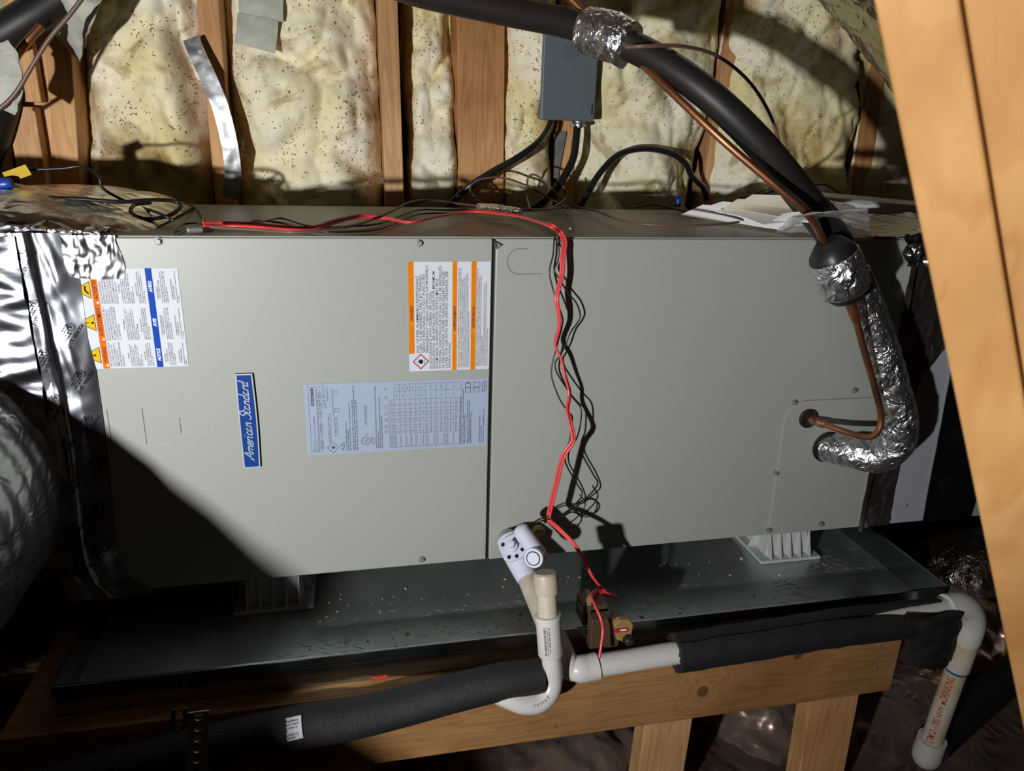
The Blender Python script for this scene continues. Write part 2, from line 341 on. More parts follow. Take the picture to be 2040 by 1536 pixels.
def rect(mb, X0, X1, Z0, Z1, Y):
    mb.add([(X0, Y, Z0), (X1, Y, Z0), (X1, Y, Z1), (X0, Y, Z1)], [(0, 1, 2, 3)])
def greek(mb, X, Z, length, h, Y, seed=0, dens=0.62):
    """a line of print too small to read: ticks of letter size, grouped as words, running up from Z"""
    rg = random.Random(seed); z = Z; cw = h*0.72
    while z < Z+length-cw:
        for _ in range(rg.randint(2, 9)):
            if z > Z+length-cw: break
            a = rg.choice((1, 1, 1, .7, .7)); b0 = rg.choice((0, 0, 0, .35))
            rect(mb, X-h*a, X-h*b0, z, z+cw*dens, Y); z += cw
        z += cw*0.7
def ticks(mb, fn, length, h, seed=0):
    """print too small to read, on any surface: fn(x,y)->Vector"""
    rg = random.Random(seed); x = 0.0; cw = h*0.75
    while x < length-cw:
        for _ in range(rg.randint(2, 7)):
            if x > length-cw: break
            a = rg.choice((1, 1, .7)); mb.add([fn(x, 0), fn(x+cw*.62, 0), fn(x+cw*.62, h*a), fn(x, h*a)], [(0, 1, 2, 3)]); x += cw
        x += cw*.8
def ribbon2(mb, P, wd, fn, n=6):
    S = crs(P, n); vs = []; fs = []
    for i, p in enumerate(S):
        t = S[min(i+1, len(S)-1)]-S[max(i-1, 0)]; L_ = math.hypot(*t) or 1; nx, ny = -t[1]/L_*wd/2, t[0]/L_*wd/2
        vs += [fn(p[0]+nx, p[1]+ny), fn(p[0]-nx, p[1]-ny)]
        if i: k = 2*i; fs.append((k-2, k-1, k+1, k))
    mb.add(vs, fs)

FB = lambda p, k=1.0: noise.noise(p*k) + 0.5*noise.noise(p*k*2.03) + 0.25*noise.noise(p*k*4.1)

# ================================================================ SETTING
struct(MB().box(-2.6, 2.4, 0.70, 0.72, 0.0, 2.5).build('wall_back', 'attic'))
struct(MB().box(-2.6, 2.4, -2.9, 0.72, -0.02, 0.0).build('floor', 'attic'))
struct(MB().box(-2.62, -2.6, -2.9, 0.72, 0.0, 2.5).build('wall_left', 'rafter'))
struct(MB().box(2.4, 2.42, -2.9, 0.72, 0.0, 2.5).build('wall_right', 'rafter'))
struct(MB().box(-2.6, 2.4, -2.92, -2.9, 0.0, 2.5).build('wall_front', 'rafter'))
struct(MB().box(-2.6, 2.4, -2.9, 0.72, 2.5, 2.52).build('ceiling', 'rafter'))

# ---- studs
def stud(top, bot, wpx, Yf, label, m='stud', depth=0.1, zt=2.0, zb=0.42):
    """top, bot: pixel of the stud's left edge on its front face; wpx width in metres"""
    a = at(*top, Y=Yf); b = at(*bot, Y=Yf); d = (a-b)/(a.z-b.z)
    hi = b + d*(zt-b.z); lo = b + d*(zb-b.z)
    mb = MB().hexa([(lo.x, Yf, zb), (lo.x+wpx, Yf, zb), (lo.x+wpx, Yf+depth, zb), (lo.x, Yf+depth, zb), (hi.x, Yf, zt), (hi.x+wpx, Yf, zt), (hi.x+wpx, Yf+depth, zt), (hi.x, Yf+depth, zt)])
    return tag(mb.build('wall_stud', m, bevel=0.002), label, 'stud', 'wall studs between the insulation batts')
stud((392, 0), (428, 390), 0.038, 0.545, 'pine wall stud behind the curved metal strap', 'stud', 0.15)
stud((752, 0), (768, 400), 0.038, 0.53, 'pale narrow pine stud standing proud between two insulation batts', 'stud_pale', 0.17)
stud((910, 60), (914, 400), 0.098, 0.56, 'wide weathered wall stud left of the grey electrical box', 'stud_dark', 0.13)
stud((1117, 60), (1112, 400), 0.034, 0.58, 'narrow stud behind the grey electrical box', 'stud', 0.11)
stud((1458, 0), (1398, 400), 0.042, 0.60, 'pine stud showing through the gap beside the black arch cable', 'stud_pale', 0.09)
stud((1735, 150), (1700, 400), 0.038, 0.60, 'stud almost hidden in the gap near the right rafter', 'stud_dark', 0.09)
stud((92, 120), (108, 330), 0.042, 0.53, 'rightmost board of the pine post cluster at the left edge', 'stud', 0.16)
stud((62, 120), (78, 330), 0.030, 0.535, 'middle board of the pine post cluster at the left edge', 'stud_pale', 0.16)
stud((20, 120), (36, 330), 0.043, 0.54, 'leftmost board of the pine post cluster at the left edge', 'stud', 0.16)
# short block nailed across the post cluster
a = at(24, 212, Y=0.528); b = at(100, 335, Y=0.528)
tag(MB().box(a.x, b.x, 0.500, 0.529, b.z-0.09, a.z).build('nailed_block', 'stud_pale', bevel=0.002), 'short pine block nailed across the post cluster at left', 'wood block')
a = at(30, 60, Y=0.528); b = at(92, 205, Y=0.528)
tag(MB().box(a.x, b.x, 0.506, 0.529, b.z, a.z+0.2).build('nailed_block', 'stud', bevel=0.002), 'upper pine block on the post cluster beside the black pipe', 'wood block')

# ---- fibreglass batts
def interp(E, z):
    E = sorted(E, key=lambda q: q[1]); xs = [q[0] for q in E]; zs = [q[1] for q in E]
    if z < zs[0]: return xs[0]
    if z > zs[-1]:
        return xs[-1]
    return float(np.interp(z, zs, xs))
def batt(Lp, Rp, label, face=0.56, bulge=0.045, seed=0.0, nu=80, nv=250, nd=420, zt=1.95, zb=0.45, rough=1.0):
    Le = [(at(x, y, Y=face).x, at(x, y, Y=face).z) for x, y in Lp]; Re = [(at(x, y, Y=face).x, at(x, y, Y=face).z) for x, y in Rp]
    Le = [(max(q[0], -2.55), q[1]) for q in Le]; Re = [(min(q[0], 2.35), q[1]) for q in Re]
    sd = V((seed*3.7, 0, seed*1.3))
    def fn(u, v):
        z = zb + (zt-zb)*v
        x0 = interp(Le, z) + 0.006*FB(V((seed, z*14, 0))); x1 = interp(Re, z) + 0.006*FB(V((seed+9, z*14, 0)))
        wv = abs(2*u-1); x = x0 + (x1-x0)*u
        prof = 1 - wv**5
        q = V((x, 0, z)) + sd
        wq = q + V((0.05*noise.noise(q*4+V((9, 0, 0))), 0, 0.05*noise.noise(q*4)))
        bil = abs(noise.noise(V((wq.x*6.5, 2, wq.z*5.0))))*0.070 + abs(noise.noise(V((wq.x*15, 5, wq.z*11))))*0.030 + abs(noise.noise(wq*30))*0.009
        dsp = 0.016*noise.noise(q*4.5) + bil - 0.026 + 0.0012*noise.noise(q*55)
        cre = 0.0
        ed = min(1.0, (1-wv)*9)
        return V((x, face + bulge*(1-prof)*1.4 - bulge*0.35*prof - (dsp*rough + cre)*ed - 0.004*(1-ed), z))
    o = MB().grid(nu, nv, fn).build('insulation_batt', 'batt', smooth=True, angle=None)
    tag(o, label, 'insulation', 'fibreglass batts in the wall')
    rg = random.Random(int(seed*100)+5); mb = MB()
    for _ in range(int(nd*1.9)):
        u = rg.random(); v = (1.02-zb)/(zt-zb) + rg.random()*((1.62-1.02)/(zt-zb))
        p = fn(u, v)
        if FB(p+sd, 11) + rg.uniform(-0.3, 0.3) < 0.22 and rg.random() < 0.86: continue
        c = p + V((0, -0.0012, 0)); a = rg.uniform(0, math.pi); l = rg.uniform(0.0009, 0.0030)*(1.5 if rg.random() < 0.1 else 1); wd = rg.uniform(0.0005, 0.0011)
        bend = rg.uniform(-0.6, 0.6)*l; t = V((math.cos(a), rg.uniform(-.2, .2), math.sin(a))); nn = V((-math.sin(a), 0, math.cos(a)))
        P3 = [c-t*l, c+nn*bend, c+t*l]
        vs = []
        for i, q in enumerate(P3):
            k = wd*(1.0 if i == 1 else 0.55); vs += [q+nn*k, q-nn*k, q+V((0, -k*1.4, 0))]
        mb.add(vs, [(0, 3, 5, 2), (3, 6, 8, 5), (2, 5, 4, 1), (5, 8, 7, 4), (1, 4, 3, 0), (4, 7, 6, 3), (0, 2, 1), (6, 7, 8)])
    stuff(mb.build('debris_flecks', 'debris', o))
    return o
batt([(146, 0), (148, 120), (158, 330), (164, 420)], [(386, 0), (398, 160), (412, 330), (418, 400)], 'yellow fibreglass batt between the left posts and the strapped stud', seed=1, nd=900)
batt([(436, 0), (445, 150), (462, 330), (470, 400)], [(748, 0), (757, 200), (766, 410)], 'wide clean fibreglass batt right of the curved metal strap', seed=2, nd=1150)
batt([(800, 0), (800, 140), (815, 250), (812, 420)], [(906, 0), (912, 200), (914, 400)], 'narrow torn fibreglass batt in the dark bay between two studs', face=0.60, seed=3, nd=560, rough=1.7)
batt([(1004, 40), (1002, 250), (1000, 400)], [(1120, 60), (1118, 240), (1106, 320), (1108, 400)], 'fibreglass strip between the wide stud and the grey electrical box', seed=4, nd=700, rough=1.2)
batt([(1136, 60), (1132, 250), (1136, 400)], [(1462, 0), (1444, 160), (1428, 250), (1408, 300), (1388, 400)], 'fibreglass batt to the right of the grey electrical box', seed=5, nd=900)
batt([(1472, 0), (1452, 160), (1436, 270), (1424, 330), (1420, 400)], [(1728, 100), (1738, 220), (1722, 300), (1702, 400)], 'fibreglass batt behind the black and copper lines', seed=6, nd=1150)
batt([(1738, 100), (1748, 220), (1732, 300), (1712, 400)], [(3700, 100), (3600, 400)], 'fibreglass batt partly hidden by the near rafter', seed=7, nd=900, nu=240)
batt([(-1900, 0), (-1800, 400)], [(-8, 0), (4, 400)], 'shadowed fibreglass batt at the far left edge', seed=8, nd=200, face=0.58, nu=220)

# ================================================================ AIR HANDLER
ZT, ZB, XL, XR, YB = 1.13, 0.60, -0.60, 0.706, 0.45
ah = thing('air_handler', 'long beige metal air handler cabinet lying in the drain pan', 'air handler', (0.05, 0.22, ZB))
mb = MB().box(XL, XR, 0.006, YB, ZB, ZT-0.001); mb.build('casing', 'paint', ah, bevel=0.003)
def panel(x0, x1, z0, z1, y0=0.0, t=0.006): return MB().box(x0, x1, y0, y0+t, z0, z1)
lp = panel(XL, -0.0025, ZB+0.001, ZT-0.002).build('front_panel', 'paint', ah, bevel=0.0018); lp['label'] = 'left front panel carrying the blue badge and labels'
rp_ = panel(0.0025, XR, ZB+0.001, ZT-0.002, y0=-0.002, t=0.008).build('front_panel', 'paint', ah, bevel=0.0018); rp_['label'] = 'right front panel behind the hanging wires'
MB().box(-0.0024, 0.0024, 0.004, 0.0062, ZB+0.002, ZT-0.003).build('panel_seam', 'black', ah)
# top lip turned over the front panels
MB().box(XL, XR, 0.004, YB+0.001, ZT-0.002, ZT).build('top_panel', 'paint', ah, bevel=0.0008)
# piping access plate
px0, px1, pz1 = 0.508, 0.704, 0.858
poly = [V((px0+0.004, -0.0025, ZB+0.003)), V((px1, -0.0025, ZB+0.003)), V((px1, -0.0025, pz1))]
for k in range(9):
    a = math.pi/2 + k/8*math.pi/2*0.95; poly.append(V((px0+0.036+0.036*math.cos(a), -0.0025, pz1-0.036+0.036*math.sin(a))))
ap = MB().prism(poly, (0, -0.0032, 0)).build('access_plate', 'paint', ah, bevel=0.001)
def hexscrew(X, Z, Y, parent, r=0.0042):
    m = MB(); m.lathe((X, Y, Z), (0, -1, 0), [(0, r*1.35), (0.0010, r*1.3), (0.0012, r*1.0)], 16)
    m.lathe((X, Y-0.001, Z), (0, -1, 0), [(0, r), (0.0032, r), (0.0038, r*0.85)], 6)
    return m.build('screw', 'steel', parent)
for X, Z, Y in ((-0.447, 1.123, 0), (-0.107, 1.1215, 0), (-0.108, 0.612, 0), (0.097, 1.1215, -.002), (0.524, 0.855, -0.002), (0.636, 0.872, -0.002), (0.511, 0.725, -0.002), (0.513, 0.613, -0.0045), (0.616, 0.617, -0.0055)):
    hexscrew(X, Z, Y, ah)
# knockouts: scored outlines
def knock(x0, x1, z0, z1, left=True, n='knockout'):
    m = MB(); t = 0.00045; y = -0.0003
    if left: m.box(x0-t, x0+t, y, 0.001, z0, z1)
    o = m.build(n, 'paint_dark', ah)
    m2 = MB(); m2.box(x0, x1*0.5+x0*0.5, y, 0.001, z0-t*.6, z0+t*.6); m2.box(x1*0.6+x0*0.4, x1, y, 0.001, z0-t*.6, z0+t*.6); m2.box(x1-t*.5, x1+t*.5, y, 0.001, z0, z0*0.5+z1*0.5)
    m2.build('score_line', 'paint_pale', o)
knock(-0.540, -0.507, 0.838, 0.893); knock(-0.495, -0.463, 0.838, 0.893); knock(-0.448, -0.405, 0.852, 0.876)
m = MB(); m.box(-0.397, -0.3965, -0.0003, 0.001, 0.763, 0.81); m.box(-0.43, -0.397, -0.0003, 0.001, 0.7625, 0.7632); m.build('knockout', 'paint_pale', ah)
m = MB(); cxk, czk, rk = 0.038, 1.0955, 0.0185
ribbon2(m, [(cxk+0.012*1, czk+rk)] + [(cxk+rk*math.cos(a), czk+rk*math.sin(a)) for a in [math.radians(d) for d in range(100, 271, 15)]] + [(cxk+0.035, czk-rk)], 0.0009, lambda x, y: V((x, -0.0023, y)), 4)
m.build('knockout', 'paint_dark', ah)
# black gasket flap in the seam
g = [at(984, 478, Y=-0.003), at(990, 482, Y=-0.006), at(999, 489, Y=-0.008), at(992, 495, Y=-0.006), at(985, 498, Y=-0.003)]
MB().prism(g, (0, 0.002, 0)).build('gasket_flap', 'black', ah)
# grommets
gp = at(1610, 833, Y=-0.006); MB().lathe((gp.x, -0.005, gp.z), (0, -1, 0), [(0, 0.0172), (0.004, 0.0172), (0.0052, 0.0150), (0.003, 0.0105), (0.001, 0.0085)], 24).build('grommet', 'rubber', ah, smooth=True)
sp_ = at(1648, 890, Y=-0.006); MB().lathe((sp_.x, -0.005, sp_.z), (0, -1, 0), [(0, 0.0285), (0.003, 0.0285), (0.004, 0.026)], 28).build('grommet', 'rubber', ah, smooth=True)

# ---- badge
def badge():
    Y = -0.0005; zc0, zc1 = 0.794, 0.939
    def outline(inset):
        P = []; n = 14
        for k in range(n+1):
            t = k/n; z = zc0+inset + (zc1-zc0-2*inset)*t; P.append((-0.3445-inset + 0.0016*math.sin(math.pi*t), z))
        for k in range(n+1):
            t = 1-k/n; z = zc0+inset + (zc1-zc0-2*inset)*t; P.append((-0.3675+inset + 0.0022*math.sin(math.pi*t)*-0.3, z))
        return P
    b = MB().prism([V((x, Y, z)) for x, z in outline(-0.0004)], (0, -0.004, 0)).build('badge', 'black', ah, bevel=0.001)
    MB().prism([V((x, Y-0.004, z)) for x, z in outline(0)], (0, -0.0004, 0)).build('badge_rim', 'badge_silver', b)
    MB().prism([V((x, Y-0.0044, z)) for x, z in outline(0.0018)], (0, -0.0003, 0)).build('badge_field', 'badge_blue', b)
    G = {'A': ([[(0, 0), (.5, .9), (.95, 2.0)], [(.95, 2.0), (1.02, 1.0), (1.12, 0)], [(.05, .62), (1.3, .75)]], 1.38),
         'm': ([[(0, 1), (0, 0)], [(0, .55), (.28, 1), (.45, .8), (.45, 0)], [(.45, .55), (.75, 1), (.92, .8), (.94, .1), (1.1, .1)]], 1.18),
         'e': ([[(0, .45), (.5, .6), (.45, .95), (.2, 1), (0, .6), (.05, .1), (.35, 0), (.65, .25)]], .74),
         'r': ([[(0, 1), (0, 0)], [(0, .55), (.25, .97), (.5, .92)]], .58), 'i': ([[(0, 1), (0, .1), (.2, .05)], [(.02, 1.42), (.05, 1.55)]], .40),
         'c': ([[(.5, .85), (.25, 1), (0, .55), (.08, .08), (.35, 0), (.6, .2)]], .66),
         'a': ([[(.5, .85), (.2, 1), (0, .5), (.1, .03), (.35, .1), (.5, .5), (.5, 1)], [(.5, 1), (.5, .15), (.7, .1)]], .80),
         'n': ([[(0, 1), (0, 0)], [(0, .55), (.3, 1), (.48, .8), (.5, .1), (.7, .1)]], .80),
         'S': ([[(.95, 1.7), (.7, 2.05), (.35, 1.85), (.3, 1.4), (.65, 1.0), (.75, .5), (.5, .02), (.1, -.02), (-.12, .3)]], 1.0),
         't': ([[(0, 1.75), (0, .2), (.2, 0), (.4, .15)], [(-.3, 1.12), (.45, 1.18)]], .55),
         'd': ([[(.5, .85), (.2, 1), (0, .5), (.1, .03), (.35, .1), (.5, .5)], [(.5, 2), (.5, .15), (.7, .1)]], .80), ' ': ([], .45)}
    tot = sum(G[c][1] for c in 'American Standard'); sc = 0.122/tot; m = MB(); x = 0; sy = 0.0069
    fn = lambda a, h: V((-0.3515-h*sy, Y-0.0049, 0.8055 + (a+0.28*h)*sc))
    for c in 'American Standard':
        for stk in G[c][0]:
            P = [(x+p[0], p[1]) for p in stk]
            S = crs(P, 5); vs = []; fs = []
            for i, p in enumerate(S):
                t = S[min(i+1, len(S)-1)]-S[max(i-1, 0)]; tt = (t[0]*sc, t[1]*sy); l_ = math.hypot(*tt) or 1; wd = 0.0014
                q = fn(p[0], p[1]); nx, nz = tt[1]/l_*wd/2, -tt[0]/l_*wd/2   # in (along, up)
                vs += [q + V((nz*-1, 0, nx)), q - V((nz*-1, 0, nx))]
                if i: k = 2*i; fs.append((k-2, k-1, k+1, k))
            m.add(vs, fs)
        x += G[c][1]
    m.build('badge_lettering', 'badge_silver', b)
badge()

# ---- label sheet helper
def sheet(name, x0, x1, z0, z1, m, label, y=-0.0005, t=0.0003):
    o = MB().box(x0, x1, y-t, y, z0, z1).build(name, m, ah); o['label'] = label; return o, y-t-0.0001
FLAME = [(0, -.5), (-.25, -.42), (-.38, -.2), (-.33, .05), (-.22, .18), (-.2, .02), (-.1, .2), (-.05, .5), (.08, .3), (.12, .1), (.2, .25), (.32, .05), (.36, -.2), (.22, -.42)]
def flame(mb, Xc, Zc, s, Y):
    mb.add([(Xc - q[1]*s, Y, Zc + q[0]*s) for q in FLAME] + [(Xc+.25*s, Y, Zc)], [(i, (i+1) % len(FLAME), len(FLAME)) for i in range(len(FLAME))])
def ring4(mb, Xc, Zc, r, wd, Y):
    for k in range(4):
        a0, a1 = k*math.pi/2, (k+1)*math.pi/2
        mb.add([(Xc+r*math.cos(a), Y, Zc+r*math.sin(a)) for a in (a0, a1)] + [(Xc+(r-wd)*math.cos(a), Y, Zc+(r-wd)*math.sin(a)) for a in (a1, a0)], [(0, 1, 2, 3)])
def ringc(mb, Xc, Zc, r, wd, Y, n=28):
    vs = []
    for k in range(n):
        a = 2*math.pi*k/n; vs += [(Xc+r*math.cos(a), Y, Zc+r*math.sin(a)), (Xc+(r-wd)*math.cos(a), Y, Zc+(r-wd)*math.sin(a))]
    mb.add(vs, [(2*k, 2*k+1, (2*k+3) % (2*n), (2*k+2) % (2*n)) for k in range(n)])
def tri_sign(mb, Xc, Zc, s, Y):  # small warning triangle pointing left (text up)
    mb.add([(Xc+s*.5, Y, Zc-s*.55), (Xc+s*.5, Y, Zc+s*.55), (Xc-s*.5, Y, Zc)], [(0, 1, 2)])
def frame(mb, x0, x1, z0, z1, wd, Y):
    rect(mb, x0, x1, z0, z0+wd, Y); rect(mb, x0, x1, z1-wd, z1, Y); rect(mb, x0, x0+wd, z0, z1, Y); rect(mb, x1-wd, x1, z0, z1, Y)

# ---- label 2: refrigerant warning
x0, x1, z0, z1 = -0.1236, -0.0041, 0.933, 1.0954
L2, Y = sheet('warning_label', x0, x1, z0, z1, 'label', 'white and orange refrigerant warning label')
for a_, b_, c_ in ((0, .0081, .0272), (.0636, .0703, 0), (.0911, .0985, 0)):
    m = MB(); rect(m, x0+a_, x0+b_, z0+c_, z1, Y); m.build('orange_bar', 'amber', L2)
Y -= 0.0001; m = MB()
text(m, 'WARNING', on_face(x0+0.0066, z0+0.0765, Y), 0.0040, 0.0225, 0.01)
text(m, 'AVERTISSEMENT', on_face(x0+0.0688, z0+0.061, Y), 0.0037, 0.037, 0.01); text(m, 'ADVERTENCIA', on_face(x0+0.0967, z0+0.0642, Y), 0.0037, 0.0325, 0.01)
lines = [(28.5, 114, 'RISK OF FIRE. FLAMMABLE REFRIGERANT'), (28.5, 115, 'USED. TO BE REPAIRED ONLY BY TRAINED'), (28.5, 116, 'SERVICE PERSONNEL. DO NOT PUNCTURE'), (28.5, 129, 'REFRIGERANT TUBING. DISPOSE OF PROPERLY'),
         (3.5, 116, 'IN ACCORDANCE WITH FEDERAL OR LOCAL'), (3.5, 145, 'REGULATIONS. SEE INSTALLERS GUIDE FOR MINIMUM'), (3.5, 135, 'ROOM AREA. AUXILIARY DEVICES WHICH MAY BE A'), (3.5, 153, 'POTENTIAL IGNITION SOURCE SHALL NOT BE INSTALLED'),
         (3.5, 145, 'IN THE DUCTWORK, OTHER THAN AUXILIARY DEVICES'), (3.5, 145, 'LISTED FOR USE WITH THE SPECIFIC APPLIANCE. SEE'), (3.5, 40, 'INSTRUCTIONS.')]
for i, (a, l, t) in enumerate(lines): text(m, t, on_face(x0+0.0144+0.00472*i, z0+a/1000, Y), 0.0036, l/1000, 0.004)
fr = ["RISQUE D'INCENDIE. REFRIGERANT INFLAMMABLE UTILISE. NE DOIT ETRE REPARE QUE PAR UN PERSONNEL DE", 'SERVICE QUALIFIE. NE PAS PERFORER LES TUYAUX DE REFRIGERANT. TOUTE ELIMINATION DES BIENS DOIT SE', 'FAIRE DE MANIERE APPROPRIEE, CONFORMEMENT AUX REGLEMENTATIONS FEDERALES OU LOCALES.',
      "CONSULTER LE GUIDE D'INSTALLATION POUR CONNAITRE LA SUPERFICIE MINIMALE DE LA PIECE. LES", 'DISPOSITIFS AUXILIAIRES SUSCEPTIBLES D\'ETRE DES SOURCES DE COMBUSTION NE DOIVENT PAS ETRE', "INSTALLES DANS LES CONDUITS, A L'EXCEPTION DES DISPOSITIFS AUXILIAIRES REPERTORIES POUR ETRE", "UTILISES AVEC L'APPAREIL SPECIFIQUE. VOIR LES INSTRUCTIONS."]
es = ['RIESGO DE INCENDIO. SE USA REFRIGERANTE INFLAMABLE. UNICAMENTE PUEDE REPARARLO UN PERSONAL DE', 'SERVICIO CAPACITADO. NO PERFORE LA TUBERIA DE REFRIGERANTE. DESECHE APROPIADAMENTE DE', 'ACUERDO CON LAS REGULACIONES FEDERALES O LOCALES. CONSULTE LA GUIA DE INSTALACION PARA', 'CONOCER EL AREA MINIMA REQUERIDA.', 'NO SE INSTALARAN DISPOSITIVOS AUXILIARES QUE PUEDAN SER FUENTES DE IGNICION EN LOS', 'CONDUCTOS, APARTE DE LOS DISPOSITIVOS AUXILIARES LISTADOS PARA USAR CON EL APARATO', 'ESPECIFICO. CONSULTE LAS INSTRUCCIONES.']
fl = [154, 153, 138, 139, 143, 146, 88]; el = [152, 139, 142, 50, 129, 131, 60]
for i, t in enumerate(fr): text(m, t, on_face(x0+0.0738+0.00258*i, z0+0.004, Y), 0.00185, fl[i]*0.00097, 0.004)
for i, t in enumerate(es): text(m, t, on_face(x0+0.1012+0.00262*i, z0+0.005, Y), 0.00185, el[i]*0.00097, 0.004)
flame(m, x0+0.0158, z0+0.0148, 0.0095, Y); rect(m, x0+0.0216, x0+0.0222, z0+0.0112, z0+0.0184, Y)
m.build('printed_text', 'ink', L2)
for a_, b_ in ((.0047, .0722), (.0670, .0570), (.0949, .0600)):
    m = MB(); tri_sign(m, x0+a_, z0+b_, 0.0034, Y); m.build('alert_triangle', 'yellow', L2)
m = MB(); ring4(m, x0+0.0170, z0+0.0148, 0.0122, 0.0021, Y); m.build('hazard_diamond', 'inkcrimson', L2)

# ---- label 1: shock warning, partly under the foil tape
x0, x1, z0, z1 = -0.549, -0.4275, 0.952, 1.088
L1, Y = sheet('warning_label', x0, x1, z0, z1, 'label', 'white, orange and blue shock warning label tucked under foil tape')
m = MB(); rect(m, -0.5355, -0.5275, z0, z1, Y); m.build('orange_bar', 'orange', L1)
m = MB(); rect(m, -0.4680, -0.4598, z0, z1, Y); m.build('blue_bar', 'blue', L1)
for zc in (z0+0.0190, z0+0.064, z0+0.108):
    m = MB(); m.add([(-0.5375, Y, zc-0.0105), (-0.5375, Y, zc+0.0105), (-0.5490, Y, zc+0.0042), (-0.5490, Y, zc-0.0042)], [(0, 1, 2, 3)]); m.build('warning_triangle', 'yellow', L1)
Y -= 0.0001; m = MB()
for zc in (z0+0.0190, z0+0.064, z0+0.108):
    for (p, q) in (((-0.5372, -0.0111), (-0.5372, 0.0111)), ((-0.5372, 0.0111), (-0.5490, 0.0046)), ((-0.5372, -0.0111), (-0.5490, -0.0046))):
        ribbon2(m, [(p[0], zc+p[1]), (q[0], zc+q[1])], 0.0008, lambda a, b: V((a, Y, b)), 1)
ringc(m, -0.5402, z0+0.064, 0.0017, 0.0016, Y, 12); rect(m, -0.5485, -0.5445, z0+0.0634, z0+0.0646, Y)
rect(m, -0.549, -0.5445, z0+0.0186, z0+0.0194, Y); m.add([(-0.5445, Y, z0+0.017), (-0.5445, Y, z0+0.021), (-0.5412, Y, z0+0.019)], [(0, 1, 2)])
ribbon2(m, [(-0.5395, z0+.103), (-0.5425, z0+.1065), (-0.5435, z0+.110)], 0.0022, lambda a, b: V((a, Y, b)), 3)
for k in range(4): ribbon2(m, [(-0.5428, z0+.108+k*.0008), (-0.5445+k*.0012, z0+.1135)], 0.0007, lambda a, b: V((a, Y, b)), 1)
text(m, 'WARNING', on_face(-0.5291, z0+0.0085, Y), 0.0048, 0.0225, 0.006); text(m, 'AVERTISSEMENT', on_face(-0.5291, z0+0.0455, Y), 0.0048, 0.0395, 0.006); text(m, 'ADVERTENCIA', on_face(-0.5291, z0+0.0955, Y), 0.0048, 0.037, 0.006)
rect(m, -0.5355, -0.5275, z0+0.0371, z0+0.0375, Y); rect(m, -0.5355, -0.5275, z0+0.0872, z0+0.0876, Y)
cols = [(z0+0.0025, 0.034), (z0+0.0395, 0.046), (z0+0.0895, 0.0455)]
big = [['RISK OF ELECTRIC SHOCK', 'CAN CAUSE INJURY OR', 'DEATH. DISCONNECT ALL', 'REMOTE ELECTRIC', 'POWER SUPPLIES BEFORE', 'SERVICING.'],
       ["RISQUE D'ELECTROCUTION. PEUT", 'PROVOQUER DES BLESSURES OU', 'LA MORT. DEBRANCHEZ TOUTES', 'LES ALIMENTATIONS ELECTRIQUES', 'A DISTANCE AVANT DE PROCEDER', "A L'ENTRETIEN."],
       ['RIESGO DE DESCARGA', 'ELECTRICA. PUEDE CAUSAR', 'LESIONES O LA MUERTE.', 'DESCONECTE TODOS LOS', 'SUMINISTROS DE ENERGIA', 'ELECTRICA REMOTOS ANTES DE', 'HACER EL SERVICIO.']]
heads = [('WARNING', 'SHARP EDGES', ['USE COPPER', 'CONDUCTORS ONLY!'], ['LEAK DETECTION', 'SYSTEM INSTALLED.']), ('AVERTISSEMENT', 'BORDS TRANCHANTS', ['UTILISER UNIQUEMENT DES', 'CONDUCTEURS EN CUIVRE!'], ['SYSTEME DE DETECTION DE', 'FUITES INSTALLE.']), ('ADVERTENCIA', 'BORDES AFILADOS', ['USE UNICAMENTE', 'CONDUCTORES DE COBRE!'], ['SISTEMA DE DETECCION DE', 'FUGAS INSTALADO.'])]
for c, (zc, wd) in enumerate(cols):
    for i, t in enumerate(big[c]): text(m, t, on_face(-0.5240+0.0032*i, zc, Y), 0.0021, min(wd, len(t)*0.00162), 0.004)
    text(m, heads[c][0], on_face(-0.5013, zc+wd*0.3, Y), 0.0017, len(heads[c][0])*0.00115, 0.01)
    for i in range(7): greek(m, -0.4985+0.0022*i, zc, wd*(0.95 if i < 5 else 0.5)-0.003*(i % 3), 0.0013, Y, c*50+i)
    text(m, heads[c][1], on_face(-0.4805, zc+wd*0.22, Y), 0.0017, len(heads[c][1])*0.00115, 0.01)
    for i in range(4): greek(m, -0.4780+0.0022*i, zc, wd*(0.95 if i < 3 else 0.4), 0.0013, Y, c*50+20+i)
    for i, t in enumerate(heads[c][2]): text(m, t, on_face(-0.4550+0.0025*i, zc+wd*0.12, Y), 0.0018, len(t)*0.0012, 0.01)
    for i in range(4): greek(m, -0.4498+0.0022*i, zc, wd*(0.95 if i < 3 else 0.5), 0.0013, Y, c*50+30+i)
    for i, t in enumerate(heads[c][3]): text(m, t, on_face(-0.4368+0.0025*i, zc+wd*0.1, Y), 0.0018, min(wd*.85, len(t)*0.0012), 0.01)
    for i in range(2): greek(m, -0.4315+0.0021*i, zc, wd*(0.95 if i < 1 else 0.25), 0.0013, Y, c*50+40+i)
m.build('printed_text', 'ink', L1)
for t_, a_, l_ in (('NOTICE', .009, .017), ('AVIS', .057, .011), ('AVISO', .104, .015)):
    m = MB(); text(m, t_, on_face(-0.4618, z0+a_, Y), 0.0042, l_, 0.03, 0.2); m.build('heading_print', 'inkwhite', L1)
for zz in (0.004, 0.0405, 0.0905):
    m = MB(); tri_sign(m, -0.5306, z0+zz+0.0005, 0.0036, Y); m.build('alert_triangle', 'inkwhite', L1)

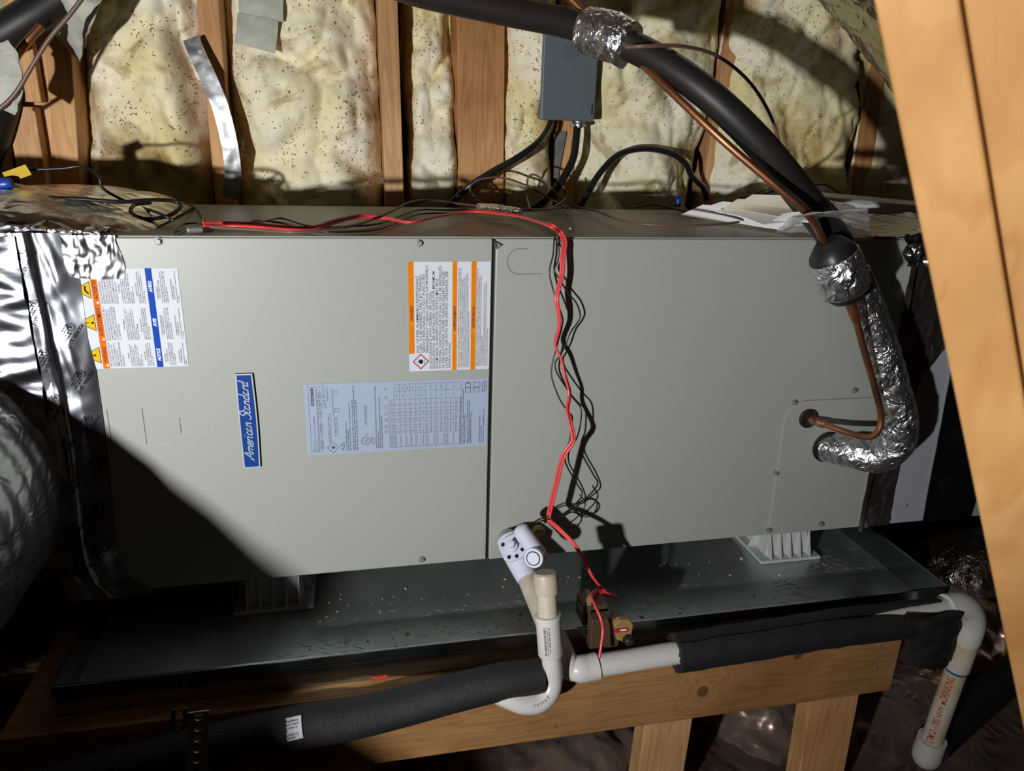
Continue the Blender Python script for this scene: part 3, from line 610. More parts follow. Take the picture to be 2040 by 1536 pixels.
# ---- rating plate label
x0, x1, z0, z1 = -0.2764, -0.0012-0.003, 0.807, 0.9186
L3, Y = sheet('rating_label', x0, x1, z0, z1, 'label_silver', 'silver-blue rating label with tables and small print')
m = MB(); wl = 0.0005
frame(m, x0+0.006, x0+0.0175, z0+0.005, z1-0.004, wl, Y)
rect(m, x0+0.0095, x0+0.0135, z1-0.0335, z1-0.0065, Y)
greek(m, x0+0.0105, z0+0.006, 0.018, 0.0014, Y, 1); greek(m, x0+0.0130, z0+0.006, 0.058, 0.0014, Y, 2); greek(m, x0+0.0158, z0+0.006, 0.022, 0.0014, Y, 3)
for a, b in ((0.005, 0.031), (0.031, 0.06), (0.06, 0.073), (0.073, 0.086), (0.086, 0.103)): frame(m, x0+0.0182, x0+0.0222, z0+a, z0+b, wl*.8, Y); greek(m, x0+0.0214, z0+a+0.004, (b-a)*0.6, 0.0017, Y, int(a*999)); greek(m, x0+0.0245, z0+a+0.003, (b-a)*0.6, 0.0014, Y, int(a*998))
for a, b in ((0.074, 0.086), (0.086, 0.103)): frame(m, x0+0.026, x0+0.0298, z0+a, z0+b, wl*.8, Y); greek(m, x0+0.0288, z0+a+0.004, 0.005, 0.0017, Y, int(a*997))
for i, (dx, a, l) in enumerate(((0.0225, .106, .004), (0.0285, .106, .004), (0.034, .085, .023), (0.0345, .005, .0), (0.041, .06, .045), (0.0335, .02, .042), (0.0362, .02, .046), (0.0425, .028, .032), (0.0455, .028, .031))): greek(m, x0+dx, z0+a, l, 0.0016, Y, 60+i)
for a in (0.067, 0.0945): frame(m, x0+0.0425, x0+0.0480, z0+a, z0+a+0.0062, wl, Y)
ring4(m, x0+0.0375, z0+0.0105, 0.0092, 0.0011, Y); flame(m, x0+0.0372, z0+0.0105, 0.0068, Y)
text(m, 'A2L', on_face(x0+0.0545, z0+0.0045, Y), 0.0058, 0.0145)
for i, (dx, l) in enumerate(((.0585, .05), (.0612, .037), (.0642, .08), (.0685, .085), (.0712, .108), (.0742, .083))): greek(m, x0+dx, z0+0.004, l*.97, 0.0017, Y, 80+i, 0.8)
ringc(m, x0+0.0860, z0+0.0185, 0.0068, 0.001, Y); text(m, 'UL', on_face(x0+0.0882, z0+0.0152, Y), 0.0046, 0.0066, 0.01); text(m, 'c', on_face(x0+0.0892, z0+0.0085, Y), 0.0024, None, 0.01); text(m, 'US', on_face(x0+0.0885, z0+0.0268, Y), 0.0024, 0.0038, 0.01)
text(m, 'LISTED', on_face(x0+0.0965, z0+0.0128, Y), 0.0027, 0.012, 0.01); greek(m, x0+0.0997, z0+0.0125, 0.012, 0.0017, Y, 90)
text(m, 'AIR HANDLER', on_face(x0+0.0890, z0+0.0445, Y), 0.0040, 0.0305)
for i, (dx, l) in enumerate(((.1025, .104), (.1055, .028), (.1083, .085), (.1110, .055))): greek(m, x0+dx, z0+0.0055, l*.97, 0.0017, Y, 95+i, 0.8)
# table
tx0, tx1, tz0, tz1 = x0+0.1215, x0+0.2305, z0+0.005, z1-0.0045
rows = [0.0, .004] ; xs = [x0+0.1215, x0+0.1255] + [x0+0.1295+0.0078*i for i in range(7)] + [x0+0.1918, x0+0.2072, x0+0.2305]
zs = [z0+0.005, z0+0.0068, z0+0.0272, z0+0.036, z0+0.0465, z0+0.0565, z0+0.0675, z0+0.0820, z0+0.0955, z1-0.0052]
for zc in zs[:8]: rect(m, tx0, tx1, zc, zc+wl*.8, Y)
for zc in zs[8:]: rect(m, tx0+0.008, tx1, zc, zc+wl*.8, Y)
for xc in xs: rect(m, xc, xc+wl*.8, tz0, (zs[9] if xc > tx0+0.007 else zs[7]), Y)
for xc in (x0+.1842, x0+.1995, x0+.2145, x0+.222): rect(m, xc, xc+wl*.8, zs[2], zs[7], Y)
sd_ = 300
for i in range(len(xs)-1):
    cxm = (xs[i]+xs[i+1])/2; nr = max(1, int((xs[i+1]-xs[i])/0.0039))
    for j in range(len(zs)-1):
        if j == 0 or (j >= 7 and i < 2): continue
        k = 1 if j >= 7 else nr
        for q in range(k):
            xq = xs[i]+(xs[i+1]-xs[i])*(q+0.5)/k + 0.0008; sd_ += 1
            zl = zs[j+1]-zs[j]; ln = 0.016 if j == 1 else min(0.0045, zl*.5)
            if j == 1 and q % 2: continue
            greek(m, xq, zs[j]+(zl-ln)/2, ln, 0.0015, Y, sd_)
for j in range(2, 9): greek(m, x0+0.1165, zs[j]+0.002, 0.006, 0.0015, Y, 500+j); greek(m, x0+0.1195, zs[j]+0.0015, 0.007, 0.0015, Y, 520+j)
for i, (dx, l, a) in enumerate(((.2345, .08, .004), (.2385, .094, .004), (.2412, .05, .004), (.2455, .075, .004), (.2480, .074, .004), (.2506, .057, .004), (.2645, .049, .004), (.2672, .03, .004), (.2705, .058, .004))): greek(m, x0+dx-0.004, z0+a+0.001, l*.97, 0.0017, Y, 130+i, 0.8)
# pictograms: manuals
for k, dx in enumerate((0.2395, 0.2525, 0.2655)):
    a = x0+dx-0.003; b = z1-0.0225
    if k < 2: frame(m, a, a+0.0085, b, b+0.0085, wl*1.4, Y); frame(m, a-0.0006*k, a+0.0085+0.0012*k, b+0.008, b+0.0165, wl*1.4, Y)
    else:
        for (p, q) in (((0, 0), (0, .014)), ((0, .014), (.006, .018)), ((.006, .018), (.007, .004)), ((.007, .004), (0, 0)), ((.0035, .002), (.0035, .016)), ((.001, .008), (.0065, .010))): ribbon2(m, [(a+p[0], b+p[1]), (a+q[0], b+q[1])], 0.0008, lambda s_, t_: V((s_, Y, t_)), 1)
rect(m, x0+.2385, x0+.2395, z1-.0085, z1-.0055, Y); rect(m, x0+.2402, x0+.2432, z1-.008, z1-.0065, Y)
m.build('printed_text', 'inkgrey', L3)
m = MB(); greek(m, x0+0.0122, z1-0.032, 0.024, 0.0014, Y-0.0001, 44); m.build('white_print', 'label_silver', L3)

# ================================================================ LEFT DUCTWORK
def plenum():
    A = 72; U = 60
    def fn(u, v):
        a = 2*math.pi*v; ca, sa = math.cos(a), math.sin(a)
        ex = lambda c: math.copysign(abs(c)**0.38, c)
        top = max(0.0, sa); front = max(0.0, -ca)
        xe = -0.60 + 0.135*(max(0, ex(sa)) if sa > 0 else 0)*min(1, max(0, (ca+1.0)*2.2)); x = -1.75 + (xe+1.75)*u
        d = xe-x; gr = 1 + 0.16*(1-math.exp(-d/0.10)) if sa > 0 else 1+0.05*(1-math.exp(-d/0.1))
        p = V((x, 0.225+0.233*ex(ca)*(1+0.05*(1-math.exp(-d/0.1))), 0.865+0.269*ex(sa)*gr))
        if u > 0.985 and sa <= 0.3: pass
        wr = 0.010*noise.noise(p*9) + 0.006*noise.noise(V((p.x*8, p.y*30, p.z*12))) + 0.003*noise.noise(p*45)
        return p + V((0, ca, sa))*wr*min(1, 0.25+d*12)
    return MB().grid(U, A, fn)
o = plenum().build('supply_plenum', 'foil_wrap', smooth=True, angle=None)
tag(o, 'foil wrapped plenum bulging at the left end of the cabinet', 'duct')
# big flex duct; its unseen front run is shaped to shade the cabinet's lower left
dpath = [V((-0.812, 0.02, 0.80)), V((-0.808, -0.15, 0.795)), V((-0.812, -0.35, 0.785)), V((-0.826, -0.6, 0.76)), V((-0.833, -0.85, 0.722)), V((-0.785, -1.1, 0.64)), V((-0.68, -1.35, 0.56)), V((-0.62, -1.7, 0.42)), V((-0.6, -2.1, 0.30))]
S_ = crs(dpath, 40); rr = [0.205 + 0.0008*math.sin(i*math.pi*2/8.0) for i in range(len(S_))]
fd = MB().tube([V(p) for p in S_], rr, seg=56, smooth=False, wob=0.005, ws=8).build('flex_duct', 'foil_rib', smooth=True, angle=None)
tag(fd, 'big round foil flexible duct at the left edge, unseen front run shaped for shadow', 'duct')

# ---- printed foil tape
def tape(name, fn, nu, nv, label, thick, prints=(), m='foil', cap=0.0085, parent=None, cat='tape'):
    o = MB().grid(nu, nv, fn, thick).build(name, m, parent, smooth=True, angle=50)
    if parent is None: tag(o, label, cat, 'printed foil tape')
    if prints:
        for (u, v, du, dv, ang, s, kind) in prints:  # du,dv: metres per unit u,v
            t = MB()
            ca, sa = math.cos(ang), math.sin(ang)
            def g(x, y, oy=0.0):
                x, y = x, y-oy; X_, Y_ = (x*ca-y*sa)*s, (x*sa+y*ca)*s
                uu, vv = u+X_/du, v+Y_/dv; p = fn(uu, vv); e = 1e-3
                n_ = (fn(uu+e, vv)-p).cross(fn(uu, vv+e)-p)
                n_ = n_.normalized() if n_.length > 0 else V((0, -1, 0))
                if n_.dot(CP-p) < 0: n_ = -n_
                return p + n_*0.0009
            text(t, 'POLYKEN 367-17', lambda x, y: g(x, y), cap, cap*8.2, 0.015, cuts=2)
            if kind:
                n0_ = len(t.v); ring = [(cap*2.2+cap*r_*math.cos(k*math.pi/9), cap*r_*math.sin(k*math.pi/9)) for k in range(18) for r_ in (1.15, .98)]
                t.add([g(x, y, cap*1.7) for x, y in ring], [(2*k, 2*k+1, (2*k+3) % 36, (2*k+2) % 36) for k in range(18)])
                text(t, 'UL', lambda x, y: g(x+cap*1.7, y, cap*2.1), cap*0.75, cap*1.0, 0.01)
                for q, w_ in enumerate((5.0, 4.2, 5.4, 3.6)): ticks(t, lambda x, y: g(x+cap*(3.7 if q < 2 else 2.0), y, cap*(1.0+0.75*q)), cap*w_*(.75 if q < 2 else 1), cap*0.42, q+int(v*100))
            t.build('printed_text', 'ink', o)
    return o
TR = [(1.135, -0.548), (1.072, -0.547), (0.995, -0.549), (0.952, -0.545), (0.882, -0.546), (0.829, -0.547), (0.71, -0.553), (0.66, -0.554), (0.624, -0.543), (0.598, -0.512)]
TL = [(1.135, -0.640), (1.068, -0.635), (0.957, -0.628), (0.864, -0.625), (0.795, -0.63), (0.717, -0.635), (0.632, -0.63), (0.598, -0.625)]
def tfn(u, v):
    z = 0.596 + (1.134-0.596)*v
    xr = float(np.interp(z, [q[0] for q in TR][::-1], [q[1] for q in TR][::-1])); xl = float(np.interp(z, [q[0] for q in TL][::-1], [q[1] for q in TL][::-1]))
    x = xl + (xr-xl)*u; q = V((x, 0, z))
    wr = 0.0040*noise.noise(q*14) + 0.0030*abs(noise.noise(V((x*40, 3, z*14+x*26)))) + 0.0008*noise.noise(q*60) + 0.004*max(0, 1-abs(u-0.47)/0.05)
    amp = min(1.0, 0.12+(1-u)*3.2)
    return V((x, -0.0015 - 0.006*amp - wr*amp - 0.02*max(0, 0.25-u), z))
pr = [(0.50, v, 0.085, 0.538, math.radians(235), 1, 1) for v in (0.12, 0.24, 0.36, 0.48, 0.60, 0.72, 0.84, 0.96)] + [(0.93, v, 0.085, 0.538, math.radians(235), 1, 1) for v in (0.18, 0.30, 0.42, 0.54, 0.66, 0.78)]
tape('foil_tape', tfn, 40, 190, 'long vertical strip of printed foil tape on the cabinet left edge', (0, 0.0015, 0), pr, cap=0.0044)
def tabfn(u, v):   # bright tab over the top corner
    z = 1.075 + (1.131-1.075)*v; x = -0.560 + (0.066 + 0.003*math.sin(v*5))*u
    x += -0.001*v; z += (-0.002*u*(1-u)*4+0.004*(1-u))*(1-v)
    q = V((x, 1, z)); wr = 0.0016*noise.noise(V((x*70+z*50, 0, z*14))) + 0.001*noise.noise(q*120)
    return V((x, -0.006 + 0.0035*u*u - wr*(1-u*0.6)*1.4, z))
tape('foil_tape', tabfn, 40, 34, 'bright crinkled foil tape tab over the top of the shock label', (0, 0.0012, 0), m='foil_fine')
def tab2(u, v):   # tape turned onto plenum at the top left
    x = -0.815 + 0.205*u - 0.02*(1-v)*0; z = 0.93 + 0.20*v - 0.11*(u-0.5)*(1-v)
    q = V((x, 2, z)); wr = 0.006*noise.noise(V((x*22, 0, z*55))) + 0.0015*noise.noise(V((x*60+z*80, 1, z*20)))
    return V((x, -0.040 + 0.026*u - wr, z))
tape('foil_tape', tab2, 50, 50, 'crumpled foil tape patch at the far left beside the label', (0, 0.0015, 0), m='foil')
def tapetop(u, v):   # crumpled foil folding over the top corner
    x = -0.70 + 0.185*u; q0 = V((x, 0, v*0.2)); k = v*0.11
    y = -0.004 + max(0, k-0.02); z = 1.133 + min(k, 0.02)*0.1 + 0.012*noise.noise(V((x*30, v*8, 1)))*(0.4+v) + 0.01*(1-u)
    return V((x, y + 0.006*noise.noise(q0*60), z))
tape('foil_tape', tapetop, 44, 22, 'crumpled foil tape folded over the cabinet top left corner', (0, 0, -0.0015), m='foil_fine')

# ================================================================ RIGHT PLENUM
rpz = thing('return_plenum', 'grey sheet metal plenum joined to the right end of the cabinet', 'duct', (0.95, 0.24, 0.6))
MB().box(0.708, 1.35, 0.012, 0.44, 0.592, 1.125).build('body', 'sheet', rpz, bevel=0.002)
for X, Z in ((0.802, 0.865), (0.807, 0.629)): MB().lathe((X, 0.012, Z), (0, -1, 0), [(0, 0.0035), (0.001, 0.0033), (0.002, 0.002)], 12).build('rivet', 'steel', rpz, smooth=True)
def rt1(u, v):
    z = 0.594+0.545*v; wdt = float(np.interp(z, [.594, .85, .90, .97, 1.13], [.078, .072, .090, .135, .16])); x = 0.694 + wdt*u; q = V((x, 3, z)); c = 0.004*noise.noise(q*20)+0.0025*noise.noise(V((x*60, 1, z*25))); e = max(0, 0.12-v)*0.05
    y = -0.0078 + 0.016*min(1, max(0, (x-.704)/.006))
    return V((x + e*0.2*noise.noise(q*40), y - abs(c)*.8 - e*abs(noise.noise(q*60)), z))
tape('foil_tape', rt1, 60, 170, 'printed foil tape strip over the cabinet right edge', (0, 0.0015, 0), [(0.55, v, 0.058, 0.545, math.radians(235), 1, 1) for v in (0.16, 0.30, 0.44, 0.62, 0.8)], m=foil('foil_tape_smooth', col=(0.62, 0.56, 0.54), scale=26, strength=0.4, dist=0.02, rough=0.36), cap=0.0052)  # warm tint imitates brown wood mirrored in the silver tape
def rt2(u, v):
    z = 0.592+0.54*v; x = 0.848 - 0.025*v + (0.11+0.03*v)*u; q = V((x, 5, z)); c = 0.003*noise.noise(q*18)
    return V((x, 0.0085 - abs(c), z))
tape('foil_tape', rt2, 24, 120, 'wide dark foil tape strip on the grey plenum near the rafter', (0, 0.0015, 0), [(0.45, v, 0.12, 0.54, math.radians(235), 1, 1) for v in (0.18, 0.36, 0.54)], m='foil', cap=0.006)
def rtop(u, v):
    x = 0.62+0.45*u; y = 0.0 + 0.24*v; q = V((x, y, 0)); return V((x, y, 1.1335 + 0.012*(1-math.exp(-v*6))*min(1, u*8) + 0.006*noise.noise(q*14)*min(1, v*6) + 0.003*noise.noise(q*40)))
tape('foil_facing', rtop, 40, 26, 'printed foil facing on top of the plenum by the rafter', (0, 0, -0.002), [(0.16+0.14*k, 0.75, 0.45, -0.24, math.radians(-75), 1, 1) for k in range(4)], m='foil_wrap', cap=0.007)
def crum(u, v):
    a = at(1805+50*u, 468+62*v, Y=-0.012); return a + V((0, -0.012*noise.noise(a*70), 0.006*noise.noise(a*90+V((3, 0, 0)))))
tape('foil_tape', crum, 24, 24, 'shiny crumpled bit of foil tape at the cabinet top right corner', (0, 0.002, 0), m='foil_fine')

# ================================================================ DRAIN PAN, PLATFORM
FZ, RZ = 0.532, 0.580
pan = thing('drain_pan', 'shallow galvanised drain pan under the air handler', 'drain pan', (0.07, 0.15, FZ-0.002))
PX0, PX1, PY0, PY1 = -0.598, 0.748, -0.172, 0.53
MB().box(PX0+.002, PX1-.002, PY0+.002, PY1-.002, FZ-0.002, FZ).build('pan_floor', 'pan', pan)
def wall_(x0, x1, y0, y1, n): return MB().box(x0, x1, y0, y1, FZ-0.002, RZ).build(n, 'pan_wall', pan)
wall_(PX0, PX1, PY0, PY0+.0015, 'pan_wall'); wall_(PX0, PX1, PY1-.0015, PY1, 'pan_wall'); wall_(PX0, PX0+.0015, PY0+.0016, PY1-.0016, 'pan_wall'); wall_(PX1-.0015, PX1, PY0+.0016, PY1-.0016, 'pan_wall')
MB().box(PX0-.002, PX1+.002, PY0-.004, PY0-.0001, RZ-0.016, RZ+.001).build('rim_hem', 'pan_wall', pan, bevel=0.0008)
MB().box(PX1+.0001, PX1+.003, PY0, PY1, RZ-0.016, RZ+.001).build('rim_hem', 'pan_wall', pan, bevel=0.0008)
MB().box(PX0-.003, PX0-.0001, PY0, PY1, RZ-0.016, RZ+.001).build('rim_hem', 'pan_wall', pan, bevel=0.0008)
m = MB(); rg = random.Random(3)
for _ in range(210):
    x = rg.uniform(-0.45, 0.72); y = rg.uniform(-0.165, 0.05); s = rg.uniform(0.001, 0.0034)*(1.7 if rg.random() < .06 else 1); a = rg.uniform(0, 6.28)
    p = V((x, y, FZ+0.0002)); t = V((math.cos(a), math.sin(a), 0)); n_ = V((-math.sin(a), math.cos(a), 0))
    m.add([p-t*s, p+n_*s*.6, p+t*s*.9, p-n_*s*.5, p+V((0, 0, s*.7))], [(0, 3, 4), (3, 2, 4), (2, 1, 4), (1, 0, 4), (0, 1, 2, 3)])
stuff(m.build('debris_chips', 'chips', pan))
m = MB()   # dusty scuffs dried on the pan floor
for _ in range(420):
    cx, cy = rg.choice(((-0.25, -0.09), (0.0, -0.07), (0.32, -0.06), (0.55, -0.07), (0.64, -0.03)))
    x = rg.gauss(cx, 0.06); y = rg.gauss(cy, 0.03); l = rg.uniform(0.002, 0.012); a = rg.uniform(-0.9, 0.6); wd = rg.uniform(.0003, .0015)
    if not -0.16 < y < 0.05 or x > 0.73: continue
    t = V((math.cos(a), math.sin(a), 0)); n_ = V((-t.y, t.x, 0)); p = V((x, y, FZ+0.0002))
    m.add([p-t*l, p-n_*wd, p+t*l, p+n_*wd, p+V((0, 0, .0002))], [(0, 1, 4), (1, 2, 4), (2, 3, 4), (3, 0, 4)])
stuff(m.build('dried_scuffs', mat('dry_dust', (0.36, 0.36, 0.33), rough=0.9), pan))

# platform
tag(MB().box(-0.66, 0.655, -0.2005, 0.55, 0.515, 0.5295).build('platform_deck', 'deck', bevel=0.001), 'chipboard deck board under the drain pan', 'board')
kb = at(1400, 1378, Y=-0.2); kb2 = at(1590, 1306, Y=-0.2); bc = V(((-0.75+0.656)/2, -0.181, 0.4595))
tag(MB().box(-0.75, 0.656, -0.2, -0.162, 0.405, 0.514).build('platform_beam', wood('pine_beam', (0.37, 0.20, 0.08), (0.24, 0.105, 0.035), 'X', [((kb.x-bc.x, -0.019, kb.z-bc.z), 0.011), ((kb2.x-bc.x, -0.019, kb2.z-bc.z), 0.008)], ring=11), bevel=0.002), 'long pine beam with a dark knot carrying the drain pan', 'beam')
for X, Z in ((at(1105, 1448, Y=-0.2).x, at(1105, 1448, Y=-0.2).z), (at(1755, 1286, Y=-0.2).x, at(1755, 1286, Y=-0.2).z), (at(1746, 1333, Y=-0.2).x, at(1746, 1333, Y=-0.2).z)):
    mm_ = MB().lathe((X, -0.2001, Z), (0, -1, 0), [(0, 0.0034), (0.0008, 0.0032), (0.0012, 0.002)], 14).build('beam_screw', 'steel', smooth=True)
    tag(mm_, {0: 'shiny screw head in the pine beam below the drain bend'}.get(0) if X < 0.3 else ('upper dark screw at the right end of the pine beam' if Z > (at(1755, 1286, Y=-0.2).z+at(1746, 1333, Y=-0.2).z)/2 else 'lower dark screw at the right end of the pine beam'), 'screw', 'screws in the platform beam')
def post(a, b, wd, Yf, label, m='stud'):
    A = at(*a, Y=Yf); B = at(*b, Y=Yf); d = (B-A)/(B.z-A.z); lo = A + d*(0.0-A.z)
    tag(MB().hexa([(lo.x, Yf, 0), (lo.x+wd, Yf, 0), (lo.x+wd, Yf+.038, 0), (lo.x, Yf+.038, 0), (A.x, Yf, 0.514), (A.x+wd, Yf, 0.514), (A.x+wd, Yf+.038, 0.514), (A.x, Yf+.038, 0.514)]).build('platform_post', m, bevel=0.002), label, 'post', 'posts under the pan platform')
post((1288, 1460), (1276, 1536), 0.084, -0.161, 'pine post under the middle of the platform beam', 'stud_pale')
post((1608, 1415), (1590, 1536), 0.094, -0.161, 'pine post under the right end of the platform beam', 'stud')
post((640, 1520), (636, 1560), 0.085, -0.161, 'pine post under the dark left part of the platform beam', 'stud')

# risers under the cabinet
def riser(cx, cy, label):
    r = thing('pan_riser', label, 'riser', (cx, cy, FZ), 'plastic risers holding the cabinet off the pan')
    MB().box(cx-.062, cx+.062, cy-.055, cy+.055, FZ+.0003, FZ+.007).build('flange', 'riser', r, bevel=0.002)
    m = MB(); z0, z1 = FZ+.007, ZB-.001
    m.hexa([(cx-.045, cy-.04, z0), (cx+.045, cy-.04, z0), (cx+.045, cy+.04, z0), (cx-.045, cy+.04, z0), (cx-.036, cy-.034, z1), (cx+.036, cy-.034, z1), (cx+.036, cy+.034, z1), (cx-.036, cy+.034, z1)]); m.build('core', 'riser', r, bevel=.002)
    for i in range(5):
        x = cx-.04+.02*i; MB().prism([V((x-.0012, cy-.039, z0)), V((x-.0012, cy-.053, z0)), V((x-.0012, cy-.035, z1-.004))], (.0024, 0, 0)).build('rib', 'riser', r)
    for s_ in (-1, 1):
        MB().prism([V((cx+s_*.043, cy-.0012, z0)), V((cx+s_*.060, cy-.0012, z0)), V((cx+s_*.037, cy-.0012, z1-.004))], (0, .0024, 0)).build('rib', 'riser', r)
riser(0.578, 0.062, 'grey white plastic riser under the right end of the cabinet'); riser(-0.345, 0.062, 'plastic riser in shadow under the left end of the cabinet')

# ================================================================ ELECTRICAL BOX
bx = thing('disconnect_box', 'grey enamelled electrical disconnect box on the insulated wall', 'electrical box', (0.235, 0.52, 1.30))
yb0, yb1 = 0.508, 0.60
c = [at(1082, 64, Y=yb0), at(1191, 78, Y=yb0), at(1187, 243, Y=yb0), at(1079, 238, Y=yb0)]
xb0, xb1, zb0, zb1 = (c[0].x+c[3].x)/2, (c[1].x+c[2].x)/2, (c[2].z+c[3].z)/2, c[0].z
MB().box(xb0+.003, xb1-.003, yb0+.012, yb1, zb0+.003, zb1-.003).build('box_body', 'boxgrey', bx, bevel=.002)
cv = MB().box(xb0, xb1, yb0, yb0+.014, zb0, zb1).build('cover', 'boxgrey', bx, bevel=.003)
m = MB()
for k in range(2): ribbon2(m, [((xb0+xb1)/2-.012+.011*k+.004*math.cos(a)*0.9, zb1-.034+.012*math.sin(a)) for a in [i*math.pi/6 for i in range(13)]], .0012, lambda x, z: V((x, yb0-.0006, z)), 3)
for k in range(2): rect(m, (xb0+xb1)/2+.008+.005*k, (xb0+xb1)/2+.0095+.005*k, zb1-.046, zb1-.022, yb0-.0006)
m.build('embossed_mark', mat('emboss_shade', (0.075, 0.10, 0.118), rough=.5), cv)  # flat strokes; the darker tone paints in the shading of embossed edges
s0 = at(1180, 210, Y=yb0-.0005); MB().box(s0.x-.0012, s0.x+.0012, yb0-.0008, yb0+.001, s0.z-.018, s0.z+.003).build('latch_slot', 'black', cv)
cn = at(1152, 247, Y=0.52); m = MB().lathe((cn.x, 0.52, cn.z+.006), (0, 0, -1), [(0, .013), (.004, .013), (.005, .010), (.014, .010)], 20); m.box(cn.x-.016, cn.x+.016, .513, .524, cn.z-.006, cn.z+.001); m.build('cable_clamp', 'galv', bx, bevel=.001)
for s_ in (-1, 1): MB().lathe((cn.x+s_*.0125, .513, cn.z-.0025), (0, -1, 0), [(0, .0026), (.002, .0024)], 10).build('clamp_screw', 'steel', bx)
# plate on the stub stud
a = at(1112, 262, Y=.575); b = at(1122, 355, Y=.575)
tag(MB().hexa([(a.x-.006, .572, b.z), (a.x+.004, .572, b.z), (a.x+.004, .578, b.z), (a.x-.006, .578, b.z), (a.x-.006, .572, a.z), (a.x+.018, .572, a.z), (a.x+.018, .578, a.z), (a.x-.006, .578, a.z)]).build('nail_plate', 'galv'), 'galvanised nail plate below the grey electrical box', 'metal plate')

def cable(name, P, r, m, label, cat, group=None, seg=10, sub=7, parent=None, flat=None):
    o = MB().tube(P, r, seg=seg, sub=sub, flat=flat).build(name, m, parent, smooth=True, angle=60)
    return tag(o, label, cat, group) if parent is None else o
cable('power_cable', [at(1098, 236, Y=.53), at(1092, 255, Y=.50), at(1070, 285, Y=.47), at(1030, 315, Y=.45), at(985, 340, Y=.45), at(945, 365, Y=.45), at(915, 390, Y=.46), at(895, 408, Y=.47), at(880, 425, Y=.48)], .0075, 'cable', 'black power cable sweeping left from under the grey box', 'cable', 'black power cables', flat=(1, .75))
cable('power_cable', [at(1151, 244, Y=.52), at(1148, 275, Y=.51), at(1142, 315, Y=.50), at(1125, 350, Y=.49), at(1100, 385, Y=.48), at(1068, 412, Y=.47), at(1040, 425, Y=.47)], .0082, 'cable', 'black power cable hanging straight down from the box clamp', 'cable', 'black power cables', flat=(1, .75))
cable('power_cable', [at(1150, 425, Y=.47), at(1165, 395, Y=.47), at(1195, 345, Y=.48), at(1235, 307, Y=.49), at(1285, 296, Y=.50), at(1335, 305, Y=.51), at(1365, 325, Y=.52), at(1378, 350, Y=.54), at(1400, 372, Y=.575), at(1408, 395, Y=.60)], .0068, 'cable', 'black power cable arching over and into the wall gap', 'cable', 'black power cables')

# ================================================================ WALL BITS
def strip(name, P, wd, m, label, cat, t=(0, .0012, 0), n=6, twist=None, rough=0.0):
    S = crs(P, n); S = [V(p) for p in S]; vs = []
    mb = MB(); N = len(S)
    def fn(u, v):
        k = min(N-1, int(round(v*(N-1)))); T = (S[min(k+1, N-1)]-S[max(k-1, 0)]).normalized(); s_ = T.cross(V((0, -1, 0))).normalized()
        p = S[k] + s_*wd*(u-.5); return p + V((0, rough*noise.noise(p*80), 0))
    return tag(mb.grid(6, N-1, fn, t).build(name, m, smooth=True, angle=40), label, cat)
st = strip('hanger_strap', [at(380, 76, Y=.52), at(395, 112, Y=.512), at(415, 155, Y=.505), at(436, 205, Y=.50), at(450, 255, Y=.50), at(460, 305, Y=.505), at(464, 350, Y=.515), at(458, 395, Y=.53)], .030, 'galv', 'curved shiny galvanised strap hanging over a wall stud', 'metal strap', rough=.002)
for p in ((399, 103), (413, 120), (412, 134)):
    q = at(*p, Y=.512); MB().lathe((q.x, q.y+.0, q.z), (0, -1, 0), [(0, .0045), (.0008, .004), (.0009, .002)], 12).build('nail_head', 'steel', st)
strip('cloth_scrap', [at(520, -30, Y=.53), at(520, 10, Y=.528), at(520, 38, Y=.525)], .078, 'cloth', 'darker folded grey duct cloth at the top of the wall', 'cloth', t=(0, .002, 0), rough=.004)
strip('cloth_scrap', [at(514, 34, Y=.523), at(512, 62, Y=.522), at(508, 96, Y=.522)], .072, 'cloth', 'frayed lighter grey duct cloth scrap hanging on the insulation', 'cloth', t=(0, .002, 0), rough=.004)
strip('cloth_scrap', [at(165, -30, Y=.44), at(150, 8, Y=.41), at(138, 50, Y=.46), at(128, 92, Y=.525)], .066, 'cloth', 'grey duct cloth wrapped around the pipe at the top left', 'cloth', t=(0, .003, 0), rough=.008)
strip('cloth_scrap', [at(-8, 90, Y=.33), at(10, 120, Y=.33), at(18, 170, Y=.335), at(2, 215, Y=.34)], .04, 'cloth', 'loose grey cloth tail at the far left edge', 'cloth', t=(0, .003, 0), rough=.008)
cable('insulated_pipe', [at(-900, 560, Y=.40), at(-500, 350, Y=.42), at(-140, 150, Y=.44), at(-40, 92, Y=.44), at(50, 40, Y=.44), at(130, -12, Y=.45), at(260, -110, Y=.46), at(460, -260, Y=.46), at(640, -520, Y=.46)], .029, 'rubber', 'black insulated pipe end at the top left corner', 'pipe', seg=20)
cable('insulated_pipe', [at(-500, 60, Y=.49), at(-160, 85, Y=.49), at(-60, 120, Y=.49), at(-18, 175, Y=.49), at(-30, 240, Y=.485), at(-60, 330, Y=.48), at(-70, 480, Y=.49)], .045, 'rubber', 'black insulated pipe bend at the far left edge', 'pipe', seg=20)
cable('copper_tube', [at(20, 128, Y=.38), at(50, 88, Y=.38), at(82, 52, Y=.39)], .007, 'copper', 'short dull copper tube beside the black pipe', 'tube')
cable('thermostat_wire', [at(180, -25, Y=.33), at(140, 28, Y=.33), at(100, 75, Y=.33), at(65, 130, Y=.33), at(35, 180, Y=.33), at(5, 212, Y=.33), at(-40, 240, Y=.33)], .0035, 'wire_brown', 'brown thermostat wire curving at the top left', 'wire')
